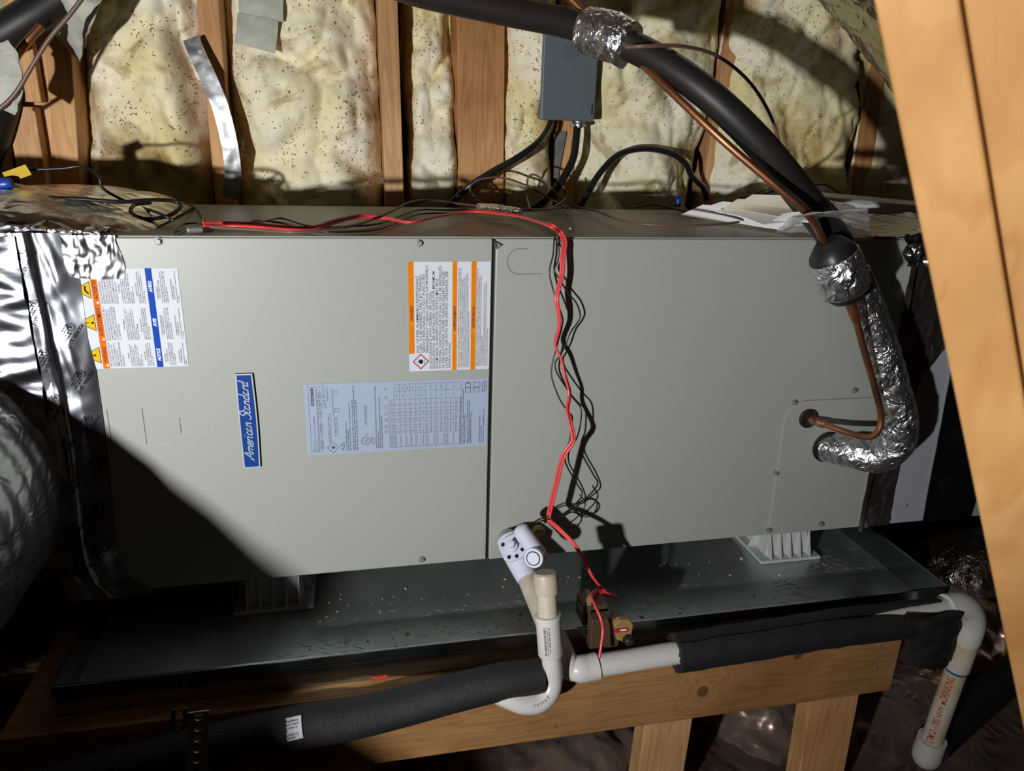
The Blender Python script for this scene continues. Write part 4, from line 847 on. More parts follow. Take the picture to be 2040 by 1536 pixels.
# foil flap upper right
def flap(u, v):
    t0 = at(1098, -600, Y=.40); t1 = at(1760, -600, Y=.16); b0 = at(1770, 165, Y=.44); b1 = at(1880, 320, Y=.25)
    p = (t0.lerp(t1, u)).lerp(b0.lerp(b1, u), v); return p + V((0, .014*noise.noise(p*12), 0)) + V((.003*noise.noise(p*50), .004*noise.noise(p*40), 0))
tag(MB().grid(50, 120, flap, (0, .002, 0)).build('foil_insulation_flap', foil('scrim_foil', col=(.55, .52, .44), rough=.3, scale=28, strength=.7, dist=.01), smooth=True, angle=60), 'loose foil faced insulation flap at the top right', 'insulation')

# ================================================================ LINE SET
SUC = [at(700, -60, Y=.34), at(830, -17, Y=.27), at(1000, 20, Y=.17), at(1150, 52, Y=.07), at(1290, 108, Y=-.02), at(1410, 188, Y=-.08), at(1512, 285, Y=-.105), at(1594, 385, Y=-.105), at(1662, 475, Y=-.092), at(1696, 545, Y=-.080)]
SUC = [SUC[0]+V((-.75, .12, .10)), SUC[0]+V((-.3, .06, .06))] + SUC
cable('suction_line', SUC, [.0225, .0225, .0225, .0225, .0215, .0205, .0200, .0200, .0205, .0215, .0225, .0235], 'rubber', 'thick black insulated suction line arching across the wall', 'pipe', seg=24, sub=10)
LIQ = [at(1080, -40, Y=.11), at(1135, -3, Y=.09), at(1185, 45, Y=.063), at(1245, 96, Y=.01), at(1330, 176, Y=-.065), at(1440, 280, Y=-.125), at(1545, 370, Y=-.155), at(1610, 428, Y=-.160), at(1642, 482, Y=-.138)]
LIQ = [LIQ[0]+V((-.55, .2, .45)), LIQ[0]+V((-.18, .06, .14))] + LIQ
cable('liquid_line', LIQ, .0050, 'copper', 'thin copper liquid line following the black suction line', 'pipe', seg=14, sub=10)
b0 = at(1168, 62, Y=.055); b1 = at(1252, 90, Y=.0)
lt = MB().tube([b0, (b0+b1)/2+V((.0, -.002, .003)), b1], .031, seg=36, sub=10, wob=.0035, ws=60).build('foil_band', 'foil_line', smooth=True, angle=None); tag(lt, 'shiny foil tape band binding the copper and black lines', 'tape')
cable('thermostat_wire', [at(1248, 94, Y=-.05), at(1290, 92, Y=-.065), at(1360, 92, Y=-.04), at(1430, 112, Y=.02), at(1490, 160, Y=.09), at(1530, 220, Y=.09), at(1551, 280, Y=.09), at(1556, 330, Y=.10), at(1540, 365, Y=.14), at(1500, 388, Y=.2), at(1470, 395, Y=.24), at(1440, 425, Y=.28), at(1412, 436, Y=.28), at(1375, 426, Y=.3), at(1355, 415, Y=.32)],   .0026, 'wire_brown', 'thin brown thermostat wire looping right from the foil band', 'wire')

# filter drier
dA = at(1648, 478, Y=-.138); dB = at(1694, 602, Y=-.138); dax = (dB-dA).normalized(); dl = (dB-dA).length
dr = thing('filter_drier', 'foil wrapped filter drier with black ends on the copper line', 'filter drier', dB)
MB().lathe(dA, dax, [(0, .015), (.004, .019), (.010, .0245), (.020, .0312), (.026, .0322)], 32, wob=.002, ws=60).build('upper_cap', 'black', dr, smooth=True)
MB().lathe(dA+dax*.024, dax, [(0, .0318), (.002, .0342), (.022, .0345), (.034, .0338), (.036, .0334), (.040, .0345), (dl-.048, .0348), (dl-.044, .032)], 40, wob=.0022, ws=70).build('foil_wrap', 'foil_line', dr, smooth=True, angle=None)
MB().lathe(dA+dax*(dl-.022), dax, [(0, .0312), (.006, .029), (.014, .023), (.020, .012), (.022, .008)], 32).build('lower_cap', 'black', dr, smooth=True)
# lower copper loop
LC = [dB-dax*.004, at(1706, 640, Y=-.134), at(1722, 700, Y=-.128), at(1742, 770, Y=-.118), at(1755, 825, Y=-.110), at(1750, 858, Y=-.108), at(1728, 871, Y=-.095), at(1690, 862, Y=-.065), at(1650, 848, Y=-.035), at(1616, 836, Y=-.004)]
lc = thing('copper_tube', 'bent copper tube from the filter drier into the access plate', 'tube', LC[-1])
MB().tube(LC, .0052, seg=14, sub=9).build('tube_run', 'copper', lc, smooth=True, angle=60)
MB().tube([LC[0], at(1700, 622, Y=-.136), at(1706, 640, Y=-.134)], [.0075, .0075, .0060], seg=14, sub=3).build('brazed_cup', 'copper', lc, smooth=True)
MB().tube([at(1645, 846, Y=-.030), at(1630, 840, Y=-.018), at(1616, 836, Y=-.004)], [.0062, .0075, .0075], seg=12, sub=4, wob=.0012, ws=150).build('brazed_joint', mat('brazed_copper', (.5, .22, .15), rough=.5, metal=.7, var=(.12, .07, .06), vs=80), lc, smooth=True)
# foil wrapped lower suction line
SL = [at(1696, 545, Y=-.078), at(1724, 610, Y=-.079), at(1752, 690, Y=-.084), at(1776, 770, Y=-.090), at(1790, 830, Y=-.092), at(1786, 880, Y=-.088), at(1752, 908, Y=-.07), at(1705, 902, Y=-.045), at(1660, 893, Y=-.012), at(1645, 890, Y=.0)]
ls = thing('wrapped_suction_line', 'foil wrapped suction line bending into the cabinet', 'pipe', SL[-1])
MB().tube(SL, [.027, .027, .0275, .027, .028, .0285, .028, .0275, .0265, .026], seg=36, sub=16, wob=.0018, ws=70).build('foil_wrap', 'foil_line', ls, smooth=True, angle=None)
S2 = [V(p) for p in crs(SL, 16)]
for k in (22, 42, 62, 104, 122):     # tape print along the wrap
    t = MB()
    c0 = S2[k]; T = (S2[k+1]-S2[k-1]).normalized(); n0 = (CP-c0); n0 = (n0-T*n0.dot(T)).normalized(); b0_ = T.cross(n0)
    for q, tx in enumerate(('POLYKEN 367-17', 'LISTED UL 181A-P')):
        def g(x, y, q=q):
            xx = x*.75 + y*.6 - .01 + .008*q; yy = x*.6 - y*.75 + .004 - .006*q; a = yy/.028 + .1
            return c0 + T*xx + (n0*math.cos(a)+b0_*math.sin(a))*.0300
        text(t, tx, g, .0052 if q == 0 else .003, .036 if q == 0 else .026, .01, cuts=2)
    t.build('printed_text', 'ink', ls)

# ================================================================ WIRES ON TOP AND HANGING
def wire(name, P, r, m, label, group, n=7): return cable(name, P, r, m, label, 'wire', group, seg=7, sub=n)
TOPZ = ZT+.004; TL_ = ZT+.013
RED = [at(405, 447, Z=TL_+.002), at(450, 447, Z=TL_), at(505, 449, Z=TL_), at(560, 454, Z=TL_), at(620, 456, Z=TL_), at(665, 442, Z=TL_+.004), at(715, 431, Z=TL_+.004), at(770, 435, Z=TL_), at(815, 443, Z=TL_), at(860, 434, Z=TL_+.002), at(910, 424, Z=TL_+.003), at(955, 421, Z=TL_+.004), at(1030, 430, Z=TL_+.004), at(1065, 440, Z=TL_+.004), at(1098, 450, Z=TL_+.006), at(1115, 462, Y=-.006), at(1125, 482, Y=-.018), at(1121, 512, Y=-.026), at(1119, 550, Y=-.032), at(1109, 592, Y=-.04), at(1113, 622, Y=-.04), at(1114, 650, Y=-.038), at(1106, 686, Y=-.03), at(1118, 715, Y=-.034), at(1127, 753, Y=-.04), at(1135, 785, Y=-.045), at(1131, 818, Y=-.055), at(1141, 862, Y=-.07), at(1140, 882, Y=-.075), at(1122, 910, Y=-.075), at(1108, 965, Y=-.075), at(1097, 1010, Y=-.075), at(1094, 1035, Y=-.075), at(1112, 1052, Y=-.09), at(1140, 1080, Y=-.11), at(1162, 1112, Y=-.13), at(1178, 1145, Y=-.14), at(1196, 1168, Y=-.14), at(1214, 1182, Y=-.13), at(1230, 1190, Y=-.12)]
rc = thing('red_cable', 'red twin cable draped over the cabinet and hanging down its front', 'wire', RED[20], 'low voltage control wiring')
off = []
for i in range(len(RED)):
    T = (RED[min(i+1, len(RED)-1)]-RED[max(i-1, 0)]).normalized(); s_ = T.cross(V((0, -.9, .45))).normalized(); tw = i*.22; off.append((s_*math.cos(tw)+T.cross(s_)*math.sin(tw))*.0021)
MB().tube([p+o_ for p, o_ in zip(RED, off)], .0021, seg=8, sub=7).build('conductor', 'wire_red', rc, smooth=True, angle=60)
MB().tube([p-o_ for p, o_ in zip(RED, off)], .0021, seg=8, sub=7).build('conductor', 'wire_red', rc, smooth=True, angle=60)
R2 = [at(1230, 1191, Y=-.122), at(1205, 1180, Y=-.135), at(1190, 1175, Y=-.15), at(1178, 1186, Y=-.175), at(1186, 1208, Y=-.20), at(1196, 1230, Y=-.213), at(1201, 1255, Y=-.22), at(1198, 1282, Y=-.228), at(1194, 1310, Y=-.236)]
wire('red_wire', R2, .0022, 'wire_red', 'single red wire dropping past the tan pan switch', 'low voltage control wiring')
wire('red_wire', [at(1230, 1189, Y=-.119), at(1208, 1186, Y=-.13), at(1192, 1179, Y=-.14), at(1182, 1190, Y=-.15)], .0022, 'wire_red', 'short red wire tail looping into the tan pan switch', 'low voltage control wiring')
Zp = lambda x, y, Yv: at(950+x/3.4, 450+y/3.4, Y=Yv)
wire('black_wire', [at(1020, 424, Z=TOPZ+.003), at(1060, 437, Z=TOPZ), at(1095, 452, Z=TOPZ), Zp(525, 50, -.004), Zp(522, 110, -.01), Zp(515, 200, -.014), Zp(492, 310, -.018), Zp(513, 420, -.02), Zp(545, 520, -.024), Zp(580, 620, -.024), Zp(575, 690, -.024), Zp(545, 800, -.026), Zp(512, 930, -.028), Zp(505, 1010, -.03), Zp(530, 1100, -.035), Zp(570, 1190, -.04), Zp(620, 1260, -.045), Zp(645, 1290, -.05), Zp(640, 1350, -.055), Zp(625, 1460, -.06), Zp(600, 1530, -.06), at(1128, 925, Y=-.06), at(1150, 965, Y=-.06), at(1160, 985, Y=-.06), at(1140, 1010, Y=-.065), at(1110, 1030, Y=-.07), at(1090, 1029, Y=-.075), at(1062, 1042, Y=-.08), at(1036, 1074, Y=-.085)], .0012, 'wire_black', 'thin black wire hanging leftmost to the white drain switch', 'low voltage control wiring')
wire('black_wire', [at(1025, 422, Z=TOPZ+.005), at(1070, 441, Z=TOPZ+.003), at(1102, 456, Z=TOPZ+.003), Zp(532, 85, -.006), Zp(555, 150, -.012), Zp(550, 230, -.014), Zp(525, 300, -.016), Zp(560, 360, -.018), Zp(615, 450, -.018), Zp(672, 520, -.018), Zp(700, 600, -.018), Zp(685, 650, -.018), Zp(635, 720, -.02), Zp(600, 810, -.022), Zp(560, 880, -.026), Zp(530, 930, -.03), Zp(540, 990, -.032), Zp(600, 1090, -.034), Zp(655, 1170, -.036), Zp(705, 1240, -.04), Zp(700, 1350, -.05), Zp(675, 1440, -.055), Zp(635, 1500, -.06), at(1133, 920, Y=-.06), at(1155, 960, Y=-.06), at(1166, 990, Y=-.06), at(1150, 1008, Y=-.06), at(1120, 1028, Y=-.065), at(1108, 1046, Y=-.07), at(1126, 1052, Y=-.07), at(1152, 1046, Y=-.07), at(1158, 1030, Y=-.07), at(1140, 1020, Y=-.07), at(1120, 1030, Y=-.072), at(1095, 1034, Y=-.078), at(1066, 1044, Y=-.08), at(1038, 1076, Y=-.085)], .0012, 'wire_black', 'thin black wire with the wide loop beside the red cable', 'low voltage control wiring')
wire('black_wire', [at(1155, 985, Y=-.05), at(1166, 1005, Y=-.05), at(1150, 1030, Y=-.055), at(1124, 1046, Y=-.06), at(1118, 1030, Y=-.06), at(1140, 1014, Y=-.06), at(1158, 1020, Y=-.06), at(1156, 1040, Y=-.06), at(1136, 1052, Y=-.06), at(1116, 1040, Y=-.06)], .0011, 'wire_black', 'small coil of black wire below the red cable', 'low voltage control wiring')
for i, (dy, dz, lab) in enumerate(((0, 0, 'black wire lying nearest the front on the cabinet top'), (-9, .003, 'black wire with the rear bow on the cabinet top'))):
    wire('black_wire', [at(405, 452+dy*.3, Z=TOPZ), at(470, 452+dy*.6, Z=TOPZ), at(510, 440-dy*.4, Z=TOPZ+.004), at(560, 444+dy, Z=TOPZ), at(620, 460+dy, Z=TOPZ), at(690, 462+dy*1.2, Z=TOPZ), at(760, 455+dy*1.2, Z=TOPZ), at(830, 428+dy, Z=TOPZ), at(900, 424+dy*.6, Z=TOPZ), at(960, 418+dy*.4, Z=TOPZ+dz)], .0016, 'wire_black', lab, 'low voltage control wiring')
bw = [('brown wire bowing behind the red cable on the cabinet top', [at(420, 452, Z=TL_), at(520, 458, Z=TL_), at(600, 462, Z=TL_), at(700, 450, Z=TL_), at(770, 425, Z=TL_), at(820, 402, Z=TL_+.008), at(870, 400, Z=TL_+.008), at(930, 408, Z=TL_+.004), at(1010, 416, Z=TL_+.004), at(1080, 418, Z=TL_), at(1130, 412, Z=TL_), at(1180, 418, Z=TL_), at(1240, 440, Z=TL_), at(1300, 448, Z=TL_), at(1380, 449, Z=TL_), at(1440, 446, Z=TL_), at(1472, 442, Z=TL_)]),
      ('brown wire rising in a loop below the grey box', [at(1130, 415, Z=TL_), at(1095, 395, Y=.44), at(1050, 370, Y=.44), at(1000, 354, Y=.44), at(955, 358, Y=.44), at(936, 375, Y=.43), at(945, 392, Y=.42), at(958, 404, Z=TL_)]),
      ('brown wire loop standing beside the hanging power cable', [at(1056, 418, Z=TL_+.002), at(1050, 390, Y=.43), at(1052, 355, Y=.43), at(1065, 348, Y=.43), at(1085, 362, Y=.43), at(1105, 382, Y=.43), at(1124, 405, Y=.43), at(1140, 425, Z=TL_), at(1142, 446, Z=TL_-.004), at(1136, 455, Z=TL_-.006)]),
      ('thin brown wire running along the back of the cabinet top', [at(930, 415, Z=TL_), at(1020, 420, Z=TL_), at(1090, 416, Z=TL_), at(1126, 395, Y=.42), at(1122, 370, Y=.43)])]
for lab, P in bw: wire('thermostat_wire', P, .0021, 'wire_brown', lab, 'low voltage control wiring')
fw0, fw1 = at(956, 414, Z=TL_+.004), at(1035, 426, Z=TL_+.004)
tag(MB().tube([fw0, (fw0+fw1)/2+V((0, 0, .002)), fw1], .0085, seg=18, sub=8, wob=.0016, ws=120).build('foil_sleeve', 'foil_line', smooth=True, angle=None), 'small foil tape sleeve around the wires on the cabinet top', 'tape')
# connector at the left end of the red cable
k0 = at(372, 458, Z=TOPZ+.004); k1 = at(400, 457, Z=TOPZ+.004); kd = (k1-k0).normalized()
kn = thing('wire_connector', 'small silver barrel connector at the end of the red cable', 'connector', k0)
MB().lathe(k0, kd, [(0, .0035), (.001, .0042), (.004, .0042), (.005, .0034), (.006, .0044), (.019, .0044), (.020, .0036)], 16).build('barrel', 'steel', kn, smooth=True)
MB().lathe(k0+kd*.019, kd, [(0, .0046), (.012, .0046), (.014, .003)], 14).build('boot', 'black', kn, smooth=True)
wire('black_wire', [at(402, 457, Z=TOPZ+.003), at(395, 445, Z=TOPZ+.004), at(370, 446, Z=TOPZ), at(350, 454, Z=TOPZ), at(352, 461, Z=TOPZ), at(372, 452, Z=TOPZ)], .0014, 'wire_black', 'short black wire curling around the silver connector', 'low voltage control wiring')
wire('black_wire', [at(346, 440, Z=TOPZ+.003), at(320, 426, Z=TOPZ+.012), at(280, 412, Y=.2), at(240, 396, Y=.2), at(205, 375, Y=.19), at(195, 350, Y=.19), at(165, 332, Y=.2), at(120, 336, Y=.2), at(50, 338, Y=.2)], .0022, 'wire_black', 'black wire reaching left to the yellow tag', 'black wires at the left end')
wire('black_wire', [at(-20, 398, Y=.12), at(60, 394, Y=.12), at(150, 396, Y=.13), at(240, 402, Y=.14), at(310, 398, Y=.16), at(352, 402, Y=.17), at(360, 412, Y=.16), at(335, 430, Y=.13), at(290, 436, Y=.11), at(262, 424, Y=.13), at(268, 408, Y=.16), at(300, 404, Y=.18)], .0030, 'wire_black', 'thick black wire looping over the foil plenum', 'black wires at the left end')
wire('thermostat_wire', [at(352, 402, Y=.17), at(385, 412, Z=TOPZ+.002), at(403, 430, Z=TOPZ), at(402, 445, Z=TOPZ)], .0018, 'wire_brown', 'short brown wire end near the silver connector', 'black wires at the left end')
t0 = at(34, 346, Y=.18)
tag(MB().obox(t0, V((.016, 0, .006)), V((-.003, 0, .007)), V((0, .0006, 0))).build('yellow_tag', 'tag_yellow'), 'small yellow tag on the wire at the far left', 'tag')
t0 = at(-6, 368, Y=.16)
tag(MB().lathe(t0, V((.9, 0, .12)), [(0, .008), (.012, .009), (.018, .0075), (.020, .006)], 14).build('wire_nut', 'wirenut_blue', smooth=True), 'blue wire nut at the far left edge', 'wire nut')
# blue wire nut right with two tails
t0 = at(1352, 388, Y=.40); t1 = at(1351, 404, Y=.40)
tag(MB().lathe(t0, t1-t0, [(0, .003), (.004, .0052), (.012, .0055), (.021, .0066), (.024, .0066)], 14).build('wire_nut', 'wirenut_blue', smooth=True), 'blue wire nut joining thin wires beside the paperwork', 'wire nut')
wire('white_wire', [at(1352, 406, Y=.40), at(1358, 415, Y=.39), at(1352, 423, Y=.38), at(1368, 420, Y=.36), at(1382, 424, Y=.34)], .0010, 'wire_white', 'thin white wire tail under the blue wire nut', 'tails of the blue wire nut')
wire('red_wire', [at(1353, 404, Y=.40), at(1360, 408, Y=.39), at(1368, 418, Y=.37), at(1376, 425, Y=.34)], .0010, 'wire_red', 'thin red wire tail under the blue wire nut', 'tails of the blue wire nut')
wire('black_wire', [at(1260, 414, Y=.40), at(1300, 408, Y=.4), at(1340, 416, Y=.38), at(1385, 425, Y=.34), at(1440, 432, Y=.30), at(1470, 444, Y=.24), at(1420, 449, Y=.2), at(1370, 446, Y=.2)], .0018, 'wire_black', 'black wire running over the paperwork', 'low voltage control wiring')

# ================================================================ PAPERWORK ON TOP
def leaf(c, m, name, label, cat, group, curl=.004, t=.0012, nu=12, nv=6):
    P = [V(q) for q in c]
    def fn(u, v): p = P[0].lerp(P[1], u).lerp(P[3].lerp(P[2], u), v); return p + V((0, 0, curl*math.sin(u*3.1)*(.4+.6*v) + .001*noise.noise(p*30)))
    return tag(MB().grid(nu, nv, fn, (0, 0, -t)).build(name, m, smooth=True, angle=40), label, cat, group)
z_ = ZT+.006
leaf([at(1352, 430, Z=z_+.002), at(1560, 458, Z=z_), at(1600, 436, Z=z_+.020), at(1400, 408, Z=z_+.026)], 'paper', 'paper_booklet', 'lowest white booklet on the cabinet top by the blue wire nut', 'paper', 'papers on the cabinet top')
leaf([at(1405, 412, Z=z_+.028), at(1590, 450, Z=z_+.010), at(1660, 436, Z=z_+.024), at(1440, 402, Z=z_+.038)], 'paper', 'paper_booklet', 'slanting white booklet in the middle of the paper pile', 'paper', 'papers on the cabinet top', .006)
leaf([at(1425, 420, Z=z_+.026), at(1520, 446, Z=z_+.012), at(1600, 438, Z=z_+.018), at(1470, 412, Z=z_+.034)], 'paper', 'paper_booklet', 'narrow white booklet sticking out under the beige folder', 'paper', 'papers on the cabinet top', .005)
leaf([at(1440, 414, Z=z_+.032), at(1575, 436, Z=z_+.024), at(1690, 430, Z=z_+.030), at(1470, 396, Z=z_+.048)], 'paper_tan', 'paper_folder', 'beige folder lying on top of the paper pile', 'paper', 'papers on the cabinet top', .004)
leaf([at(1540, 440, Z=z_+.030), at(1620, 444, Z=z_+.030), at(1640, 428, Z=z_+.042), at(1560, 425, Z=z_+.042)], 'paper', 'paper_sheet', 'small printed sheet under the clear bag', 'paper', 'papers on the cabinet top', .003, .0006)
leaf([at(1470, 404, Z=z_+.050), at(1720, 434, Z=z_+.036), at(1700, 408, Z=z_+.056), at(1500, 388, Z=z_+.062)], 'paper_tan', 'paper_sleeve', 'wide beige sleeve behind the clear bag', 'paper', 'papers on the cabinet top', .004)
def bagf(u, v):
    a = at(1540+190*u, 468-55*v+10*u*v, Z=z_+.02) if False else V(at(1545, 464, Z=z_+.004)).lerp(at(1735, 470, Z=z_+.004), u).lerp(V(at(1580, 430, Z=z_+.050)).lerp(at(1728, 416, Z=z_+.062), u), v)
    return a + V((0, 0, .007*abs(noise.noise(a*35)) + .010*math.sin(math.pi*u)*math.sin(math.pi*v)))
tag(MB().grid(40, 24, bagf, (0, 0, -.0006)).build('plastic_bag', 'bag', smooth=True, angle=None), 'crinkled clear plastic bag on the papers below the copper line', 'plastic bag')
p0 = at(1625, 400, Z=ZT+.02); p1 = at(1860, 434, Z=ZT+.02); p0.y = .40; 
q0, q1 = at(1640, 398, Y=.30), at(1900, 420, Y=.26)
tag(MB().hexa([q0+V((0, 0, -.03)), q1+V((0, 0, -.028)), q1+V((.02, .06, -.028)), q0+V((.02, .06, -.03)), q0+V((0, 0, .006)), q1+V((0, 0, .004)), q1+V((.02, .06, .010)), q0+V((.02, .06, .012))]).build('vinyl_board', 'whiteboard', bevel=.002), 'long white vinyl board lying behind the papers', 'board')
q0, q1 = at(1530, 392, Y=.42), at(1640, 372, Y=.42)
tag(MB().prism([at(1505, 398, Y=.42), at(1530, 380, Y=.42), at(1645, 370, Y=.42), at(1642, 392, Y=.42), at(1600, 400, Y=.42)], (0, .003, 0)).build('carton_panel', 'whiteboard'), 'pale flat carton leaning behind the black line', 'carton')
wire('black_wire', [at(1500, 396, Y=.40), at(1528, 384, Y=.40), at(1570, 374, Y=.40), at(1640, 368, Y=.40), at(1670, 382, Y=.42), at(1700, 395, Y=.45)], .002, 'wire_black', 'thin black lead over the pale carton', 'leads at the right end')
wire('black_wire', [at(1540, 396, Y=.40), at(1560, 384, Y=.40), at(1600, 376, Y=.40)], .002, 'wire_black', 'short black lead on the pale carton', 'leads at the right end')

# ================================================================ CONDENSATE DRAIN
# float switch at the cabinet drain port
fs = thing('float_switch', 'white condensate float switch on the cabinet drain port', 'float switch', at(1010, 1075, Y=0))
f0 = at(1012, 1072, Y=-.006); f1 = at(1018, 1082, Y=-.05); f2 = at(1030, 1110, Y=-.075); f3 = at(1050, 1152, Y=-.105)
MB().tube([V((f0.x-.004, .0, f0.z)), f0, f1], [.0165, .0165, .0175], seg=22, sub=3).build('port_fitting', 'pvc_old', fs, smooth=True)
MB().tube([f1+V((0, .006, .001)), f2, f3], [.0215, .0195, .0165], seg=24, sub=6).build('tee_body', 'lavender', fs, smooth=True)
ax = (f3-f1).normalized(); nfc = (CP-f2).normalized(); nfc = (nfc-ax*nfc.dot(ax)).normalized(); sd2 = ax.cross(nfc)
hc = f2 + nfc*.019 - ax*.006
hub = MB(); hub.prism([hc+ax*(-.021)+sd2*q*.010 for q in (-1, 1)][::1] + [hc+sd2*.0195-ax*.010, hc+sd2*.0195+ax*.012, hc+sd2*.010+ax*.020, hc-sd2*.010+ax*.020, hc-sd2*.0195+ax*.012, hc-sd2*.0195-ax*.010], nfc*.006); hub.build('switch_plate', 'lavender', fs, bevel=.001)
for (u, v) in ((-.012, -.011), (.012, -.011), (-.012, .010), (.011, .012), (0, .016)):
    MB().lathe(hc+sd2*u+ax*v+nfc*.006, nfc, [(0, .0028), (.002, .0026)], 10).build('plate_screw', 'ink', fs)
MB().lathe(hc+nfc*.005, nfc, [(0, .009), (.008, .0085), (.009, .006), (.017, .0055), (.018, .003)], 18).build('wire_port', 'lavender', fs, smooth=True)
a0 = at(1034, 1052, Y=-.095); a1 = at(1078, 1112, Y=-.112); dd = (a1-a0).normalized()
MB().lathe(a0, dd, [(-.003, .004), (-.001, .009), (.003, .0125), (.012, .0130), ((a1-a0).length-.008, .0128), ((a1-a0).length, .0105), ((a1-a0).length+.004, .005)], 24).build('float_chamber', 'lavender', fs, smooth=True)
d0 = at(1063, 1112, Y=-.128); dn = (V((CP.x-.35, CP.y, CP.z-.3))-d0).normalized()
MB().lathe(d0, dn, [(-.010, .0145), (0, .0150), (.0015, .0140)], 28).build('end_cap', 'lavender', fs, smooth=True)
m = MB().lathe(d0+dn*.0016, dn, [(0, .0108), (.0003, .0108)], 28); o = m.build('cap_ring', 'ink', fs); MB().lathe(d0+dn*.0020, dn, [(0, .0092), (.0003, .0092)], 28).build('cap_face', 'lavender', fs)
gl = at(1072, 1060, Y=-.006); MB().lathe(V((gl.x, 0, gl.z)), (0, -1, 0), [(0, .013), (.006, .0125), (.012, .009)], 16, wob=.002, ws=150).build('spare_port', 'glue', fs, smooth=True)

# drain run to the right
dl_ = thing('drain_line', 'white plastic drain line running right along the platform', 'pipe', at(1165, 1330, Y=-.22))
MB().tube([f3, at(1072, 1205, Y=-.145), at(1095, 1260, Y=-.185), at(1112, 1296, Y=-.205)], [.0150, .0150, .0150, .0150], seg=24, sub=5).build('down_pipe', 'pvc_old', dl_, smooth=True)
MB().tube([at(1100, 1262, Y=-.186), at(1112, 1292, Y=-.20), at(1128, 1322, Y=-.215), at(1145, 1334, Y=-.217)], [.0185, .020, .019, .0175], seg=24, sub=6).build('trap_bend', 'pvc', dl_, smooth=True)
MB().tube([at(1132, 1334, Y=-.217), at(1150, 1333, Y=-.222), at(1172, 1330, Y=-.222), at(1190, 1326, Y=-.222)], [.0120, .0188, .0192, .0192], seg=24, sub=5).build('elbow', 'pvc', dl_, smooth=True)
hp = [at(1190, 1326, Y=-.222), at(1350, 1300, Y=-.220), at(1620, 1257, Y=-.220), at(1905, 1208, Y=-.222)]
MB().tube(hp, .0163, seg=24, sub=6).build('long_pipe', 'pvc', dl_, smooth=True)
e0 = hp[-1]; ed = (hp[-1]-hp[-2]).normalized()
el = [at(1885, 1211, Y=-.222), at(1912, 1207, Y=-.222), at(1928, 1216, Y=-.222), at(1934, 1240, Y=-.222), at(1926, 1275, Y=-.224)]
MB().tube(el, [.0215, .0220, .0222, .0218, .0205], seg=26, sub=6).build('elbow', 'pvc', dl_, smooth=True)
dn0, dn1 = at(1928, 1268, Y=-.224), at(1849, 1495, Y=-.20)
dpp = MB().tube([dn0, dn0.lerp(dn1, .5), dn1], .0172, seg=26, sub=4).build('drop_pipe', 'pvc_print', dl_, smooth=True)
T = (dn1-dn0).normalized(); n0 = (CP-dn0.lerp(dn1, .5)); n0 = (n0-T*n0.dot(T)).normalized(); b0_ = T.cross(n0); DLN = (dn1-dn0).length
m = MB()
def gdp(s0, ang, flip=1):
    return lambda x, y: dn1 - T*(s0+x) + (n0*math.cos(ang+y/.0172)+b0_*math.sin(ang+y/.0172)*1)*.01745
for t_, s_, c_, l_ in (('STM D-1785', .032, .0105, DLN*.22), ('NSF-PW', .032+DLN*.235, .0085, DLN*.10), ('DRINKING', .032+DLN*.385, .0115, DLN*.20), ('SCH', DLN-.016, .009, .012)):
    m = MB(); text(m, t_, gdp(s_, -.15), c_, l_, .006, cuts=6); m.build('printed_text', 'inkred', dpp)
m = MB(); m.add([gdp(.032+DLN*.352, -.15)(x, y) for x, y in ((0, .001), (.006, .001), (.006, .007), (0, .007))], [(0, 1, 2, 3)]); m.build('print_mark', 'inkred', dpp)
MB().tube([dn0.lerp(dn1, .03), dn0.lerp(dn1, .25)], .0192, seg=26, sub=3).build('coupling', 'pvc_print', dl_, smooth=True)
q = dn0.lerp(dn1, .25); MB().lathe(q, T, [(0, .0176), (.006, .0176)], 26).build('primer_band', 'blue_tape', dpp, smooth=True)
q = dn0.lerp(dn1, .02); MB().tube([dn0.lerp(dn1, .0), dn0.lerp(dn1, .04)], .0195, seg=26, sub=2).build('elbow_collar', 'pvc', dl_, smooth=True)
MB().tube([dn1-T*.030, dn1-T*.006, dn1+T*.012, dn1+T*.016+V((.012, .01, -.002)), dn1+T*.014+V((.034, .022, 0))], [.0235, .0242, .0238, .0225, .0215], seg=26, sub=5).build('elbow', 'pvc', dl_, smooth=True)
tag(MB().tube([dn1+T*.014+V((.028, .02, 0)), dn1+T*.012+V((.10, .05, .004)), dn1+T*.0+V((.35, .14, .03)), dn1+V((.6, .22, .06))], .031, seg=24, sub=6).build('foam_sleeve', 'foam', smooth=True), 'black foam sleeve lying at the bottom right below the rafter', 'pipe insulation')

# vent stack and left bend
vl = thing('drain_vent', 'capped white plastic vent stack with bend into the left foam sleeve', 'pipe', at(1098, 1310, Y=-.25))
v0, v1, v2, v3 = at(1087, 1150, Y=-.215), at(1089, 1176, Y=-.220), at(1092, 1232, Y=-.230), at(1097, 1305, Y=-.242)
vd = (v0-v1).normalized()
MB().lathe(v1-vd*.004, vd, [(0, .0160), (.002, .0170), (.024, .0170), (.0275, .0163), (.0295, .0140)], 28).build('end_cap', 'pvc_old', vl, smooth=True)
m = MB(); rg = random.Random(5)
for _ in range(60):
    a = rg.uniform(0, 6.28); r_ = .013*math.sqrt(rg.random()); g1 = vd.cross(V((0, 1, 0))).normalized(); g2 = vd.cross(g1); p = v1-vd*.004+vd*.0296 + (g1*math.cos(a)+g2*math.sin(a))*r_; m.add([p+V((.0004, 0, 0)), p+V((-.0003, .0004, 0)), p+V((-.0003, -.0004, 0)), p+V((0, 0, .0003))], [(0, 1, 3), (1, 2, 3), (2, 0, 3)])
stuff(m.build('cap_grit', 'inkgrey', vl))
